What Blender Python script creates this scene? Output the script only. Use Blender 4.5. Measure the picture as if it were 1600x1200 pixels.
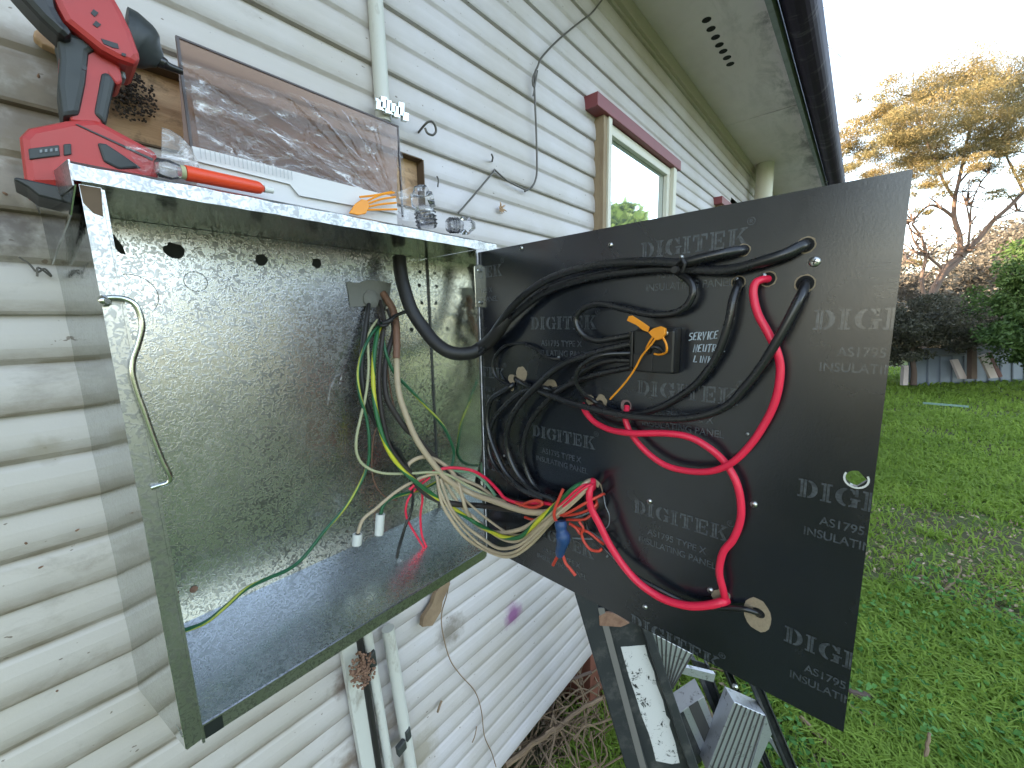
import bpy, math, random
import numpy as np
from mathutils import Vector, Matrix
R = math.radians
random.seed(7); rng = np.random.default_rng(7)
S = bpy.context.scene
for o in list(bpy.data.objects): bpy.data.objects.remove(o)
# ------------------------------------------------------------------ camera
F = 628.6
CAM = Vector((-0.04197, -0.70881, 1.67346))
RT = Vector((0.6513140, -0.7585503, -0.0197837)); UP = Vector((0.1285679, 0.0846221, 0.9880837)); FW = Vector((0.7478371, 0.6460964, -0.1526408))
cd = bpy.data.cameras.new('camera'); cam = bpy.data.objects.new('camera', cd); S.collection.objects.link(cam)
cd.sensor_width = 36; cd.lens = F/1600*36; cd.clip_start = 0.02; cd.clip_end = 500
cam.matrix_world = Matrix(((RT.x, UP.x, -FW.x, CAM.x), (RT.y, UP.y, -FW.y, CAM.y), (RT.z, UP.z, -FW.z, CAM.z), (0, 0, 0, 1)))
S.camera = cam
# ------------------------------------------------------------------ sky, sun, exposure
SUN_EL, SUN_AZ = R(11), R(-38)          # azimuth measured from +Y towards +X
W = bpy.data.worlds.new('World'); S.world = W; W.use_nodes = True
wn = W.node_tree.nodes; wl = W.node_tree.links
sky = wn.new('ShaderNodeTexSky'); sky.sky_type = 'NISHITA'; sky.sun_disc = False
sky.sun_elevation = SUN_EL; sky.sun_rotation = SUN_AZ; sky.air_density = 1.0; sky.dust_density = 1.2; sky.ozone_density = 1.0
hs = wn.new('ShaderNodeHueSaturation'); hs.inputs['Saturation'].default_value = .72; wl.new(sky.outputs[0], hs.inputs['Color']); wl.new(hs.outputs[0], wn['Background'].inputs[0]); wn['Background'].inputs[1].default_value = 0.15
sd = bpy.data.lights.new('sun', 'SUN'); sd.energy = 3.0; sd.angle = R(0.5); sd.color = (1, .74, .47)
so = bpy.data.objects.new('sun', sd); S.collection.objects.link(so)
sdir = Vector((math.sin(SUN_AZ)*math.cos(SUN_EL), math.cos(SUN_AZ)*math.cos(SUN_EL), math.sin(SUN_EL)))
so.rotation_euler = sdir.to_track_quat('Z', 'Y').to_euler()
S.view_settings.view_transform = 'Standard'; S.view_settings.look = 'None'; S.view_settings.exposure = 3.0
S.render.engine = 'CYCLES'
S.cycles.max_bounces = 8; S.cycles.transparent_max_bounces = 24

# ------------------------------------------------------------------ placing helpers
def ray(u, v): return RT*((u-800)/F) - UP*((v-600)/F) + FW
def at(u, v, d): return CAM + ray(u, v)*d
def onY(u, v, y=0.0):
    d = ray(u, v); return CAM + d*((y-CAM.y)/d.y)
def onZ(u, v, z):
    d = ray(u, v); return CAM + d*((z-CAM.z)/d.z)
ZB = 1.2; D = .1615; BW = .50; BH = .606
PHI = -.0338
BHG = Vector((.503, -D, ZB+.0145)); BU = Vector((math.sin(PHI), -math.cos(PHI), 0)); BN = Vector((-math.cos(PHI), -math.sin(PHI), 0)); BV = Vector((0, 0, 1))
def onB(u, v, o=0.0):
    d = ray(u, v); return CAM + d*(((BHG+BN*o-CAM).dot(BN))/d.dot(BN))
def B(t, z, o=0.0): return BHG + BU*t + BV*z + BN*o
def depth(P): return (P-CAM).dot(FW)
def sm(x): x = min(1, max(0, x)); return x*x*(3-2*x)

# ------------------------------------------------------------------ materials
def nd(m, t, **k):
    n = m.node_tree.nodes.new(t)
    for a, b in k.items(): setattr(n, a, b)
    return n
def mat(name, col, rough=.6, metal=0, spec=.5, **k):
    m = bpy.data.materials.new(name); m.use_nodes = True
    p = m.node_tree.nodes['Principled BSDF']
    p.inputs['Base Color'].default_value = (*col, 1); p.inputs['Roughness'].default_value = rough
    p.inputs['Metallic'].default_value = metal; p.inputs['Specular IOR Level'].default_value = spec
    for a, b in k.items(): p.inputs[a].default_value = b
    return m
def P_(m): return m.node_tree.nodes['Principled BSDF']
def lk(m, a, b): m.node_tree.links.new(a, b)
def coords(m, kind='Object', scale=(1, 1, 1), loc=(0, 0, 0), rot=(0, 0, 0)):
    t = nd(m, 'ShaderNodeTexCoord'); mp = nd(m, 'ShaderNodeMapping'); mp.inputs['Scale'].default_value = scale
    mp.inputs['Location'].default_value = loc; mp.inputs['Rotation'].default_value = rot
    lk(m, t.outputs[kind], mp.inputs[0]); return mp.outputs[0]
def geo(m, scale=(1, 1, 1), loc=(0, 0, 0)):
    g = nd(m, 'ShaderNodeNewGeometry'); mp = nd(m, 'ShaderNodeMapping'); mp.inputs['Scale'].default_value = scale; mp.inputs['Location'].default_value = loc
    lk(m, g.outputs['Position'], mp.inputs[0]); return mp.outputs[0]
def noise(m, vec, scale, detail=4, rough=.6, dist=0):
    n = nd(m, 'ShaderNodeTexNoise'); n.inputs['Scale'].default_value = scale; n.inputs['Detail'].default_value = detail
    n.inputs['Roughness'].default_value = rough; n.inputs['Distortion'].default_value = dist
    lk(m, vec, n.inputs['Vector']); return n.outputs[0]
def ramp(m, fac, stops):
    n = nd(m, 'ShaderNodeValToRGB'); e = n.color_ramp.elements
    e.remove(e[1])
    for i, (p, c) in enumerate(stops):
        c = c if isinstance(c, (tuple, list)) else (c, c, c); q = e[0] if i == 0 else e.new(p)
        if i == 0: q.position = p
        q.color = (*c, 1)
    lk(m, fac, n.inputs[0]); return n.outputs[0]
def mix(m, fac, a, b, mode='MIX'):
    n = nd(m, 'ShaderNodeMix', data_type='RGBA', blend_type=mode)
    for s, v in ((n.inputs[0], fac), (n.inputs[6], a), (n.inputs[7], b)):
        if hasattr(v, 'node'): lk(m, v, s)
        else: s.default_value = v if not isinstance(v, tuple) else (*v, 1)
    return n.outputs[2]
def math_(m, op, a, b=0.0, c=None):
    n = nd(m, 'ShaderNodeMath', operation=op)
    for s, v in zip(n.inputs, (a, b, c)):
        if v is None: continue
        if hasattr(v, 'node'): lk(m, v, s)
        else: s.default_value = v
    return n.outputs[0]
def bump(m, h, strength=.3, dist=.002):
    b = nd(m, 'ShaderNodeBump'); b.inputs['Strength'].default_value = strength; b.inputs['Distance'].default_value = dist
    lk(m, h, b.inputs['Height']); lk(m, b.outputs[0], P_(m).inputs['Normal'])
def setc(m, c, s='Base Color'): lk(m, c, P_(m).inputs[s])
M = {}
Z0, PIT = ZB+.7135, .1105          # one strong lap line and the board pitch
# siding paint
m = M['siding'] = mat('siding_paint', (.6, .585, .54), .48)
g = geo(m)
big = ramp(m, noise(m, g, 2.2, 5), [(.35, (.46, .42, .405)), (.62, (.565, .535, .575))])
sx = nd(m, 'ShaderNodeSeparateXYZ'); lk(m, g, sx.inputs[0])
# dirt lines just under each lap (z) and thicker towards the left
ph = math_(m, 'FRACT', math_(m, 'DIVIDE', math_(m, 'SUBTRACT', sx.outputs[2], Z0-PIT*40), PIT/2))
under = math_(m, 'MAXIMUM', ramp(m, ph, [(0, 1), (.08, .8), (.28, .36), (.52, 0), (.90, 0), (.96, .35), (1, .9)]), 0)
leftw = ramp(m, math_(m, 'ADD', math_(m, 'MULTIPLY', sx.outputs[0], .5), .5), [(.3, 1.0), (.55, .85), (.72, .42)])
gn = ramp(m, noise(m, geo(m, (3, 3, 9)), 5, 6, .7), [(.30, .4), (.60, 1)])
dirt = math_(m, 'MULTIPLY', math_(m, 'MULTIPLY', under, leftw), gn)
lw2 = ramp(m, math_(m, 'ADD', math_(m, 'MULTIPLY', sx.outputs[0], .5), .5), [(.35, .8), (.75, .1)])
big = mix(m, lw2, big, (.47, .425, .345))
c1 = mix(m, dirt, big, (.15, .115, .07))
# sooty smudges
smn = ramp(m, noise(m, geo(m, (1, 1, 1.6)), 7, 8, .72, .4), [(.56, 0), (.72, .65)])
lft = ramp(m, math_(m, 'ADD', math_(m, 'MULTIPLY', sx.outputs[0], .8), .5), [(.25, 1), (.6, .5), (.85, .12)])
c2 = mix(m, math_(m, 'MULTIPLY', smn, lft), c1, (.15, .115, .08))
# specks
spk = ramp(m, noise(m, geo(m, (1, 1, 1.7)), 85, 2, .5), [(.73, 0), (.76, .8)])
c3 = mix(m, spk, c2, (.12, .085, .06))
# purple stain
def spot(pt, r, nsc=30, amp=.5):
    gg = geo(m); dn = nd(m, 'ShaderNodeVectorMath', operation='DISTANCE'); dn.inputs[1].default_value = pt; lk(m, gg, dn.inputs[0])
    a = math_(m, 'DIVIDE', dn.outputs['Value'], r); a = math_(m, 'ADD', a, math_(m, 'MULTIPLY', math_(m, 'SUBTRACT', noise(m, gg, nsc, 4), .5), amp*2))
    return ramp(m, a, [(.35, 1), (1, 0)])
pp = onY(797, 957); c4 = mix(m, math_(m, 'MULTIPLY', spot(pp, .046, 25, .6), .85), c3, (.22, .05, .20))
for (u, v, r_, cc) in [(550, 1050, .05, (.10, .05, .03)), (700, 985, .05, (.16, .13, .10)), (600, 1130, .06, (.25, .2, .17)), (75, 175, .07, (.10, .075, .05)), (25, 190, .06, (.16, .12, .085)), (20, 300, .07, (.2, .15, .1)), (25, 368, .04, (.07, .05, .04)), (15, 90, .05, (.25, .2, .15)), (100, 300, .05, (.14, .11, .08)), (75, 700, .02, (.3, .26, .2)), (650, 1180, .07, (.3, .26, .2)), (555, 1180, .06, (.15, .1, .07))]:
    c4 = mix(m, math_(m, 'MULTIPLY', spot(onY(u, v), r_, 40, .8), .75), c4, cc)
setc(m, c4); bump(m, noise(m, g, 160, 4), .12, .002)
M['cutedge'] = mat('sawn_edge', (.12, .08, .05), .9)
# galvanised
def galv(name, base=(.50, .53, .54), rough=.26, amt=1.0):
    m = mat(name, base, rough, 1.0)
    g = geo(m)
    w = noise(m, g, 165, 2, .5, 1.5)
    fl = ramp(m, w, [(.50, 0), (.56, 1)])
    big = noise(m, g, 5, 3)
    vor = nd(m, 'ShaderNodeTexVoronoi'); vor.inputs['Scale'].default_value = 48; lk(m, g, vor.inputs['Vector'])
    vs = nd(m, 'ShaderNodeSeparateColor'); lk(m, vor.outputs['Color'], vs.inputs[0])
    c = mix(m, math_(m, 'MULTIPLY', math_(m, 'MULTIPLY', fl, ramp(m, noise(m, g, 4.5, 4, .6), [(.34, .3), (.60, 1)])), .92*amt), base, tuple(x*.20 for x in base))
    c = mix(m, math_(m, 'MULTIPLY', ramp(m, noise(m, g, 3.5, 5), [(.4, 0), (.75, .35)]), amt), c, tuple(x*.66 for x in base))
    c = mix(m, math_(m, 'MULTIPLY', vs.outputs[0], .07), c, (.78, .81, .83))
    setc(m, c)
    r = math_(m, 'ADD', math_(m, 'MULTIPLY', vs.outputs[1], .03), math_(m, 'ADD', math_(m, 'MULTIPLY', fl, .10), rough-.06))
    r = math_(m, 'ADD', r, math_(m, 'MULTIPLY', big, .06))
    lk(m, r, P_(m).inputs['Roughness'])
    h = math_(m, 'ADD', math_(m, 'MULTIPLY', fl, .5), math_(m, 'ADD', math_(m, 'MULTIPLY', noise(m, g, 6, 2), 3), math_(m, 'MULTIPLY', noise(m, g, 300, 2), .3)))
    bump(m, h, .13*amt, .0012)
    return m
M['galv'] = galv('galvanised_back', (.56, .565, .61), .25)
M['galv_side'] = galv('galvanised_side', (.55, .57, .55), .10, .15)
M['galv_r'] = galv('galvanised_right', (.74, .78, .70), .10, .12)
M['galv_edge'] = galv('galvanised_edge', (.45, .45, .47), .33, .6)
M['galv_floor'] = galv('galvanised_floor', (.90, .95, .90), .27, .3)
M['knock'] = mat('knockout_hole_dark', (.006, .008, .008), .7)
M['scribe'] = mat('scribed_line', (.10, .10, .10), .5, .6)
M['zinc'] = mat('zinc_plated', (.62, .64, .6), .22, 1)
M['putty'] = mat('grey_sealant', (.20, .195, .18), .85)
bump(M['putty'], noise(M['putty'], geo(M['putty']), 60, 5), .6, .004)
# board
m = M['board'] = mat('phenolic_board', (.017, .018, .022), .33, 0, 1.0)
g = geo(m)
setc(m, mix(m, ramp(m, noise(m, g, 5, 6, .7, .3), [(.45, 0), (.75, .55)]), (.005, .0065, .011), (.013, .017, .028)))
lk(m, ramp(m, noise(m, g, 7, 6, .65, .5), [(.3, .19), (.72, .31)]), P_(m).inputs['Roughness'])
bump(m, noise(m, g, 420, 2), .05, .001)
M['bedge'] = mat('board_edge', (.02, .02, .02), .6)
m = M['print'] = mat('grey_print', (.115, .12, .125), .25, 0, 1.0)
g = geo(m); setc(m, mix(m, ramp(m, noise(m, g, 160, 4, .7), [(.4, 0), (.62, .8)]), (.068, .076, .087), (.022, .025, .031)))
m = M['chalk'] = mat('white_marker', (.50, .56, .62), .7)
m = M['fibre'] = mat('bare_board_core', (.26, .20, .13), .9)
g = geo(m); setc(m, mix(m, noise(m, g, 400, 3), (.20, .15, .095), (.36, .29, .2)))
M['hole'] = mat('drilled_hole', (.004, .004, .004), .9)
M['screw'] = mat('screw_head', (.62, .62, .60), .3, 1)
def plastic(name, c, rough=.35, spec=.5, bsc=0, **k):
    m = mat(name, c, rough, 0, spec, **k)
    g = geo(m)
    setc(m, mix(m, ramp(m, noise(m, g, 18, 5, .6), [(.3, 0), (.75, .35)]), c, tuple(min(1, x*.6+.012) for x in c)))
    lk(m, math_(m, 'ADD', rough-.06, math_(m, 'MULTIPLY', noise(m, g, 40, 4), .14)), P_(m).inputs['Roughness'])
    return m
M['cblack'] = plastic('cable_black', (.012, .012, .014), .27, .6)
M['cblack2'] = plastic('cable_dull_black', (.016, .014, .014), .5)
M['cdark'] = plastic('old_rubber_cable', (.030, .022, .019), .55)
M['cred'] = plastic('cable_red', (.80, .018, .065), .36)
M['cor'] = plastic('wire_orange_red', (.60, .055, .03), .4)
M['cbeige'] = plastic('wire_beige', (.50, .39, .26), .55)
M['cbrown'] = plastic('wire_brown', (.22, .11, .07), .6)
M['cpale'] = plastic('wire_pale_yellow', (.42, .42, .24), .5)
M['cmint'] = plastic('wire_pale_green', (.20, .38, .24), .5)
M['cgrey'] = plastic('wire_grey', (.22, .24, .26), .5)
M['cblue'] = plastic('blue_tape', (.018, .06, .17), .4)
m = M['cgy'] = mat('green_yellow_wire', (.03, .16, .05), .4)
uvn = nd(m, 'ShaderNodeUVMap'); sv = nd(m, 'ShaderNodeSeparateXYZ'); lk(m, uvn.outputs[0], sv.inputs[0])
ang = math_(m, 'FRACT', math_(m, 'ADD', sv.outputs[0], math_(m, 'MULTIPLY', sv.outputs[1], .7)))
setc(m, mix(m, ramp(m, ang, [(.50, 0), (.54, 1), (.92, 1), (.96, 0)]), (.015, .12, .035), (.52, .50, .03)))
m = M['cgreen'] = mat('green_wire', (.03, .16, .05), .4)
uvn = nd(m, 'ShaderNodeUVMap'); sv = nd(m, 'ShaderNodeSeparateXYZ'); lk(m, uvn.outputs[0], sv.inputs[0])
ang = math_(m, 'FRACT', math_(m, 'ADD', sv.outputs[0], math_(m, 'MULTIPLY', sv.outputs[1], .45)))
setc(m, mix(m, ramp(m, ang, [(.66, 0), (.7, 1), (.86, 1), (.9, 0)]), (.012, .10, .04), (.40, .42, .05)))
M['orange'] = plastic('orange_seal', (.85, .30, .012), .4)
M['wplast'] = plastic('white_plastic', (.66, .66, .62), .5)
M['linkbox'] = plastic('black_link_housing', (.012, .012, .013), .33)
# house
m = M['timber'] = mat('exposed_timber', (.30, .17, .09), .85)
g = geo(m, (1.5, 1, 14))
c = mix(m, ramp(m, noise(m, g, 4, 6, .6), [(.3, 0), (.7, 1)]), (.34, .20, .11), (.60, .40, .24))
c = mix(m, ramp(m, noise(m, geo(m), 17, 7, .75, .6), [(.50, 0), (.66, .9)]), c, (.05, .035, .022)); setc(m, c); bump(m, noise(m, g, 9, 6), .6, .003)
m = M['soffit'] = mat('soffit_sheet', (.36, .36, .31), .75)
g = geo(m); c = mix(m, ramp(m, noise(m, g, 1.6, 6, .6), [(.35, 0), (.7, 1)]), (.64, .55, .56), (.77, .68, .72))
sy = nd(m, 'ShaderNodeSeparateXYZ'); lk(m, g, sy.inputs[0])
mld = math_(m, 'MULTIPLY', ramp(m, noise(m, geo(m, (1.2, 3, 1)), 3, 8, .75, .5), [(.45, 0), (.62, 1)]), ramp(m, math_(m, 'ADD', math_(m, 'MULTIPLY', sy.outputs[1], -2.3), 0), [(.3, .05), (.66, .25), (.86, .9)]))
c = mix(m, mld, c, (.06, .058, .05)); setc(m, c)
m = M['gutter'] = mat('gutter_paint', (.05, .04, .055), .6, 0, .12)
g = geo(m, (3, 1, 1)); setc(m, mix(m, ramp(m, noise(m, g, 6, 6, .7), [(.55, 0), (.68, .7)]), (.022, .015, .030), (.10, .085, .10)))
m = M['fascia'] = mat('fascia_dirty', (.16, .18, .18), .6); g = geo(m, (2, 1, 4)); setc(m, mix(m, noise(m, g, 7, 6, .7), (.07, .08, .08), (.30, .33, .33)))
m = M['maroon'] = mat('maroon_paint', (.16, .032, .035), .5); g = geo(m, (2, 1, 2)); setc(m, mix(m, ramp(m, noise(m, g, 20, 6, .7), [(.55, 0), (.7, .7)]), (.21, .05, .06), (.14, .06, .05)))
m = M['cream'] = mat('cream_paint', (.58, .54, .44), .55); g = geo(m, (4, 4, 1)); setc(m, mix(m, ramp(m, noise(m, g, 9, 6, .7), [(.6, 0), (.74, .5)]), (.62, .59, .51), (.34, .27, .18)))
m = M['tanpaint'] = mat('weathered_trim', (.28, .2, .12), .8); g = geo(m, (4, 4, 1)); setc(m, mix(m, noise(m, g, 12, 6, .7), (.15, .09, .05), (.42, .33, .22)))
M['glass'] = mat('window_glass', (.72, .78, .82), .03, .92)
m = M['conduit'] = mat('painted_conduit', (.52, .51, .47), .5); g = geo(m, (1, 1, .4)); setc(m, mix(m, ramp(m, noise(m, g, 22, 6, .7), [(.58, 0), (.7, .7)]), (.54, .535, .50), (.20, .16, .12)))
M['wirem'] = mat('weathered_wire', (.12, .11, .10), .5, .6)
M['darkiron'] = mat('dull_metal_clip', (.07, .075, .075), .5, .5)
m = M['brick'] = mat('old_red_brick', (.20, .07, .045), .9)
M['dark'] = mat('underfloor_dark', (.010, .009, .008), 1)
# tools and lid clutter
M['dred'] = plastic('tool_red', (.42, .028, .026), .42)
M['dgrey'] = plastic('tool_grip', (.028, .033, .035), .5)
M['dblk'] = plastic('tool_black', (.012, .012, .013), .4)
m = M['smoke'] = mat('smoked_sheet', (.25, .14, .10), .04)
P_(m).inputs['Alpha'].default_value = 1
tr = nd(m, 'ShaderNodeBsdfTransparent'); tr.inputs[0].default_value = (.50, .34, .25, 1)
dfs = nd(m, 'ShaderNodeBsdfDiffuse'); dfs.inputs[0].default_value = (.30, .175, .115, 1); mx0 = nd(m, 'ShaderNodeMixShader'); mx0.inputs[0].default_value = .42; lk(m, tr.outputs[0], mx0.inputs[1]); lk(m, dfs.outputs[0], mx0.inputs[2])
gl = nd(m, 'ShaderNodeBsdfGlossy'); gl.inputs['Roughness'].default_value = .05
fr = nd(m, 'ShaderNodeFresnel'); fr.inputs[0].default_value = 1.35
ms = nd(m, 'ShaderNodeMixShader'); lk(m, fr.outputs[0], ms.inputs[0]); lk(m, mx0.outputs[0], ms.inputs[1]); lk(m, gl.outputs[0], ms.inputs[2])
lk(m, ms.outputs[0], m.node_tree.nodes['Material Output'].inputs[0])
def film(name, tint=(.96, .96, .97), haze=.08, ior=1.5, rough=.08):
    m = mat(name, tint, .1)
    tr = nd(m, 'ShaderNodeBsdfTransparent'); tr.inputs[0].default_value = (*tint, 1)
    gl = nd(m, 'ShaderNodeBsdfGlossy'); gl.inputs['Roughness'].default_value = rough
    df = nd(m, 'ShaderNodeBsdfDiffuse'); df.inputs[0].default_value = (.85, .84, .88, 1)
    fr = nd(m, 'ShaderNodeFresnel'); fr.inputs[0].default_value = ior
    m1 = nd(m, 'ShaderNodeMixShader'); lk(m, ramp(m, noise(m, geo(m, (.35, 1, 1)), 60, 5, .65, 1.2), [(.52, haze*.15), (.60, haze), (.70, min(1, haze*5))]), m1.inputs[0]); lk(m, tr.outputs[0], m1.inputs[1]); lk(m, df.outputs[0], m1.inputs[2])
    m2 = nd(m, 'ShaderNodeMixShader'); lk(m, fr.outputs[0], m2.inputs[0]); lk(m, m1.outputs[0], m2.inputs[1]); lk(m, gl.outputs[0], m2.inputs[2])
    lk(m, m2.outputs[0], m.node_tree.nodes['Material Output'].inputs[0]); return m
M['film'] = film('clear_crumpled_film', (.995, .995, .997), .12, 1.22, .10)
M['film2'] = film('milky_film_layer', (.99, .99, .995), .26, 1.25, .14)
M['clear'] = film('clear_hard_plastic', (.98, .98, .99), .30, 1.35, .06)
M['flap'] = film('milky_plastic', (.9, .88, .85), .45, 1.4, .3)
M['carton'] = mat('white_carton', (.62, .60, .60), .7)
m = M['marker'] = mat('red_marker_barrel', (.72, .06, .015), .4)
# ladder
m = M['rail'] = mat('ladder_black_rail', (.035, .038, .042), .5); g = geo(m); setc(m, mix(m, ramp(m, noise(m, g, 16, 7, .75), [(.5, 0), (.7, .8)]), (.028, .030, .034), (.11, .105, .10)))
m = M['alu'] = mat('ladder_aluminium', (.50, .51, .54), .42, .75)
g = geo(m, (1, 1, 1)); setc(m, mix(m, ramp(m, noise(m, g, 38, 7, .8, .5), [(.56, 0), (.66, .9)]), (.55, .56, .60), (.06, .055, .05)))
m = M['label'] = mat('peeling_white_label', (.62, .61, .60), .6)
g = geo(m); setc(m, mix(m, ramp(m, noise(m, g, 34, 7, .8, .7), [(.56, 0), (.58, 1)]), (.62, .61, .60), (.02, .02, .02)))
m = M['rust'] = mat('rusty_bracket', (.20, .09, .05), .9); g = geo(m); setc(m, mix(m, noise(m, g, 70, 5), (.10, .04, .025), (.36, .22, .15)))
# nature
def leafmat(name, c1, c2, sc=3.0, trans=.25, rough=.6):
    m = mat(name, c1, rough, 0, .3)
    g = geo(m); oi = nd(m, 'ShaderNodeTexNoise'); oi.inputs['Scale'].default_value = sc; oi.inputs['Detail'].default_value = 6; oi.inputs['Roughness'].default_value = .8; lk(m, g, oi.inputs['Vector'])
    c = mix(m, ramp(m, oi.outputs[0], [(.35, 0), (.65, 1)]), c1, c2); setc(m, c)
    tl = nd(m, 'ShaderNodeBsdfTranslucent'); lk(m, c, tl.inputs[0])
    ms = nd(m, 'ShaderNodeMixShader'); ms.inputs[0].default_value = trans
    out = m.node_tree.nodes['Material Output']; lk(m, P_(m).outputs[0], ms.inputs[1]); lk(m, tl.outputs[0], ms.inputs[2]); lk(m, ms.outputs[0], out.inputs[0])
    return m
M['gumleaf'] = leafmat('gum_leaves', (.15, .15, .07), (.29, .21, .095), .35, .4)
M['wood_far'] = leafmat('far_scrub_leaves', (.10, .092, .076), (.18, .16, .135), .3, .2)
M['bushleaf'] = leafmat('dark_bush_leaves', (.042, .046, .030), (.105, .098, .070), 1.6, .15)
M['bushleaf2'] = leafmat('green_bush_leaves', (.035, .075, .020), (.08, .14, .035), 1.6, .2)
M['grass'] = leafmat('grass_blades', (.21, .33, .045), (.36, .50, .09), 1.1, .5)
M['weed'] = leafmat('weed_leaves', (.07, .20, .045), (.15, .33, .09), 4, .3)
m = M['bark'] = mat('gum_bark', (.26, .17, .13), .85); g = geo(m); setc(m, mix(m, noise(m, g, 1.6, 6, .7), (.06, .042, .034), (.17, .115, .09)))
m = M['twig'] = mat('dry_twig', (.26, .17, .10), .85); g = geo(m); setc(m, mix(m, noise(m, g, 25, 6, .7), (.12, .07, .04), (.36, .26, .17)))
m = M['dryleaf'] = mat('dry_leaf', (.2, .14, .09), .8); g = geo(m); setc(m, mix(m, ramp(m, noise(m, g, 30, 3, .7), [(.35, 0), (.65, 1)]), (.14, .08, .045), (.55, .42, .31)))
m = M['soil'] = mat('lawn_soil', (.05, .045, .02), .95)
g = geo(m); c = mix(m, ramp(m, noise(m, g, 1.3, 6, .7), [(.4, 0), (.6, 1)]), (.09, .14, .03), (.10, .08, .05))
c = mix(m, ramp(m, noise(m, g, 40, 5, .7), [(.5, 0), (.7, .5)]), c, (.10, .13, .04)); sxx = nd(m, 'ShaderNodeSeparateXYZ'); lk(m, g, sxx.inputs[0]); c = mix(m, math_(m, 'MULTIPLY', ramp(m, math_(m, 'ADD', sxx.outputs[0], -.2), [(0, 1), (.8, 0)]), ramp(m, math_(m, 'MULTIPLY', sxx.outputs[1], -.5), [(.6, 0), (.9, 1)])), c, mix(m, noise(m, g, 3, 6, .7), (.10, .145, .045), (.165, .22, .07))); setc(m, c); bump(m, noise(m, g, 30, 6), .8, .03)
M['shed'] = mat('blue_grey_shed_wall', (.17, .20, .25), .6)
M['board_w'] = mat('pale_pink_timber', (.55, .46, .45), .7)
M['board_r'] = mat('dark_red_timber', (.14, .045, .04), .7)

# ------------------------------------------------------------------ mesh helpers
class MB:
    def __init__(s): s.v = []; s.f = []; s.uv = []; s.smooth = False
    def add(s, vs, fs, uv=None):
        n = len(s.v); s.v += [Vector(a) for a in vs]; s.f += [tuple(i+n for i in f) for f in fs]
        if uv: s.uv += uv
        return s
    def box(s, lo, hi):
        x0, y0, z0 = lo; x1, y1, z1 = hi
        return s.add([(x0, y0, z0), (x1, y0, z0), (x1, y1, z0), (x0, y1, z0), (x0, y0, z1), (x1, y0, z1), (x1, y1, z1), (x0, y1, z1)],
                     [(0, 3, 2, 1), (4, 5, 6, 7), (0, 1, 5, 4), (1, 2, 6, 5), (2, 3, 7, 6), (3, 0, 4, 7)])
    def obox(s, o, a, b, c):      # corner + three edge vectors
        o, a, b, c = map(Vector, (o, a, b, c))
        f = [(0, 3, 2, 1), (4, 5, 6, 7), (0, 1, 5, 4), (1, 2, 6, 5), (2, 3, 7, 6), (3, 0, 4, 7)]
        if a.cross(b).dot(c) < 0: f = [t[::-1] for t in f]
        return s.add([o, o+a, o+a+b, o+b, o+c, o+a+c, o+a+b+c, o+b+c], f)
    def prism(s, pts, th):        # closed polygon of 3D points extruded by vector
        pts = [Vector(p) for p in pts]; th = Vector(th); n = len(pts)
        s.add(pts+[p+th for p in pts], [tuple(range(n))[::-1], tuple(range(n, 2*n))]+[(i, (i+1) % n, n+(i+1) % n, n+i) for i in range(n)])
        return s
    def tube(s, pts, rad, seg=10, uvl=0.0, cap=True):
        pts = [Vector(p) for p in pts]; n = len(pts)
        if not hasattr(rad, '__len__'): rad = [rad]*n
        t0 = (pts[1]-pts[0]).normalized(); nrm = t0.orthogonal().normalized(); L = 0; vs = []; fs = []; prev = t0; ls = []
        for i in range(n):
            t = (pts[min(i+1, n-1)]-pts[max(i-1, 0)])
            t = t.normalized() if t.length > 1e-9 else prev
            q = prev.rotation_difference(t); nrm = q @ nrm; nrm = (nrm-t*nrm.dot(t)).normalized(); b = t.cross(nrm); prev = t
            if i: L += (pts[i]-pts[i-1]).length
            ls.append(L)
            for k in range(seg):
                a = 2*math.pi*k/seg; vs.append(pts[i]+(nrm*math.cos(a)+b*math.sin(a))*rad[i])
        uv = []
        for i in range(n-1):
            for k in range(seg):
                k2 = (k+1) % seg; fs.append((i*seg+k, i*seg+k2, (i+1)*seg+k2, (i+1)*seg+k))
                uv += [(k/seg, ls[i]*10), ((k+1)/seg, ls[i]*10), ((k+1)/seg, ls[i+1]*10), (k/seg, ls[i+1]*10)]
        if cap:
            fs += [tuple(range(seg))[::-1], tuple((n-1)*seg+k for k in range(seg))]; uv += [(0, 0)]*(2*seg)
        if s.uv or not s.f: s.add(vs, fs, uv)
        else: s.add(vs, fs)
        s.smooth = True; return s
    def lathe(s, c, ax, prof, seg=20, e1=None):      # prof = [(along, radius)]
        c = Vector(c); ax = Vector(ax).normalized(); a = ax.orthogonal().normalized() if e1 is None else Vector(e1); b = ax.cross(a)
        vs = []; fs = []
        for (h, r) in prof:
            for k in range(seg):
                t = 2*math.pi*k/seg; vs.append(c+ax*h+(a*math.cos(t)+b*math.sin(t))*max(r, 1e-5))
        for i in range(len(prof)-1):
            for k in range(seg):
                k2 = (k+1) % seg; fs.append((i*seg+k, i*seg+k2, (i+1)*seg+k2, (i+1)*seg+k))
        fs += [tuple(range(seg))[::-1], tuple((len(prof)-1)*seg+k for k in range(seg))]
        s.add(vs, fs); s.smooth = True; return s
def props(o, label=None, cat=None, group=None, kind=None):
    if label: o['label'] = label
    if cat: o['category'] = cat
    if group: o['group'] = group
    if kind: o['kind'] = kind
    return o
LOC = {}
def thing(name, loc, label, cat, group=None, kind=None):
    o = bpy.data.objects.new(name, None); S.collection.objects.link(o); o.location = loc; LOC[o.name] = Vector(loc)
    o.empty_display_size = .05; return props(o, label, cat, group, kind)
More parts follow.
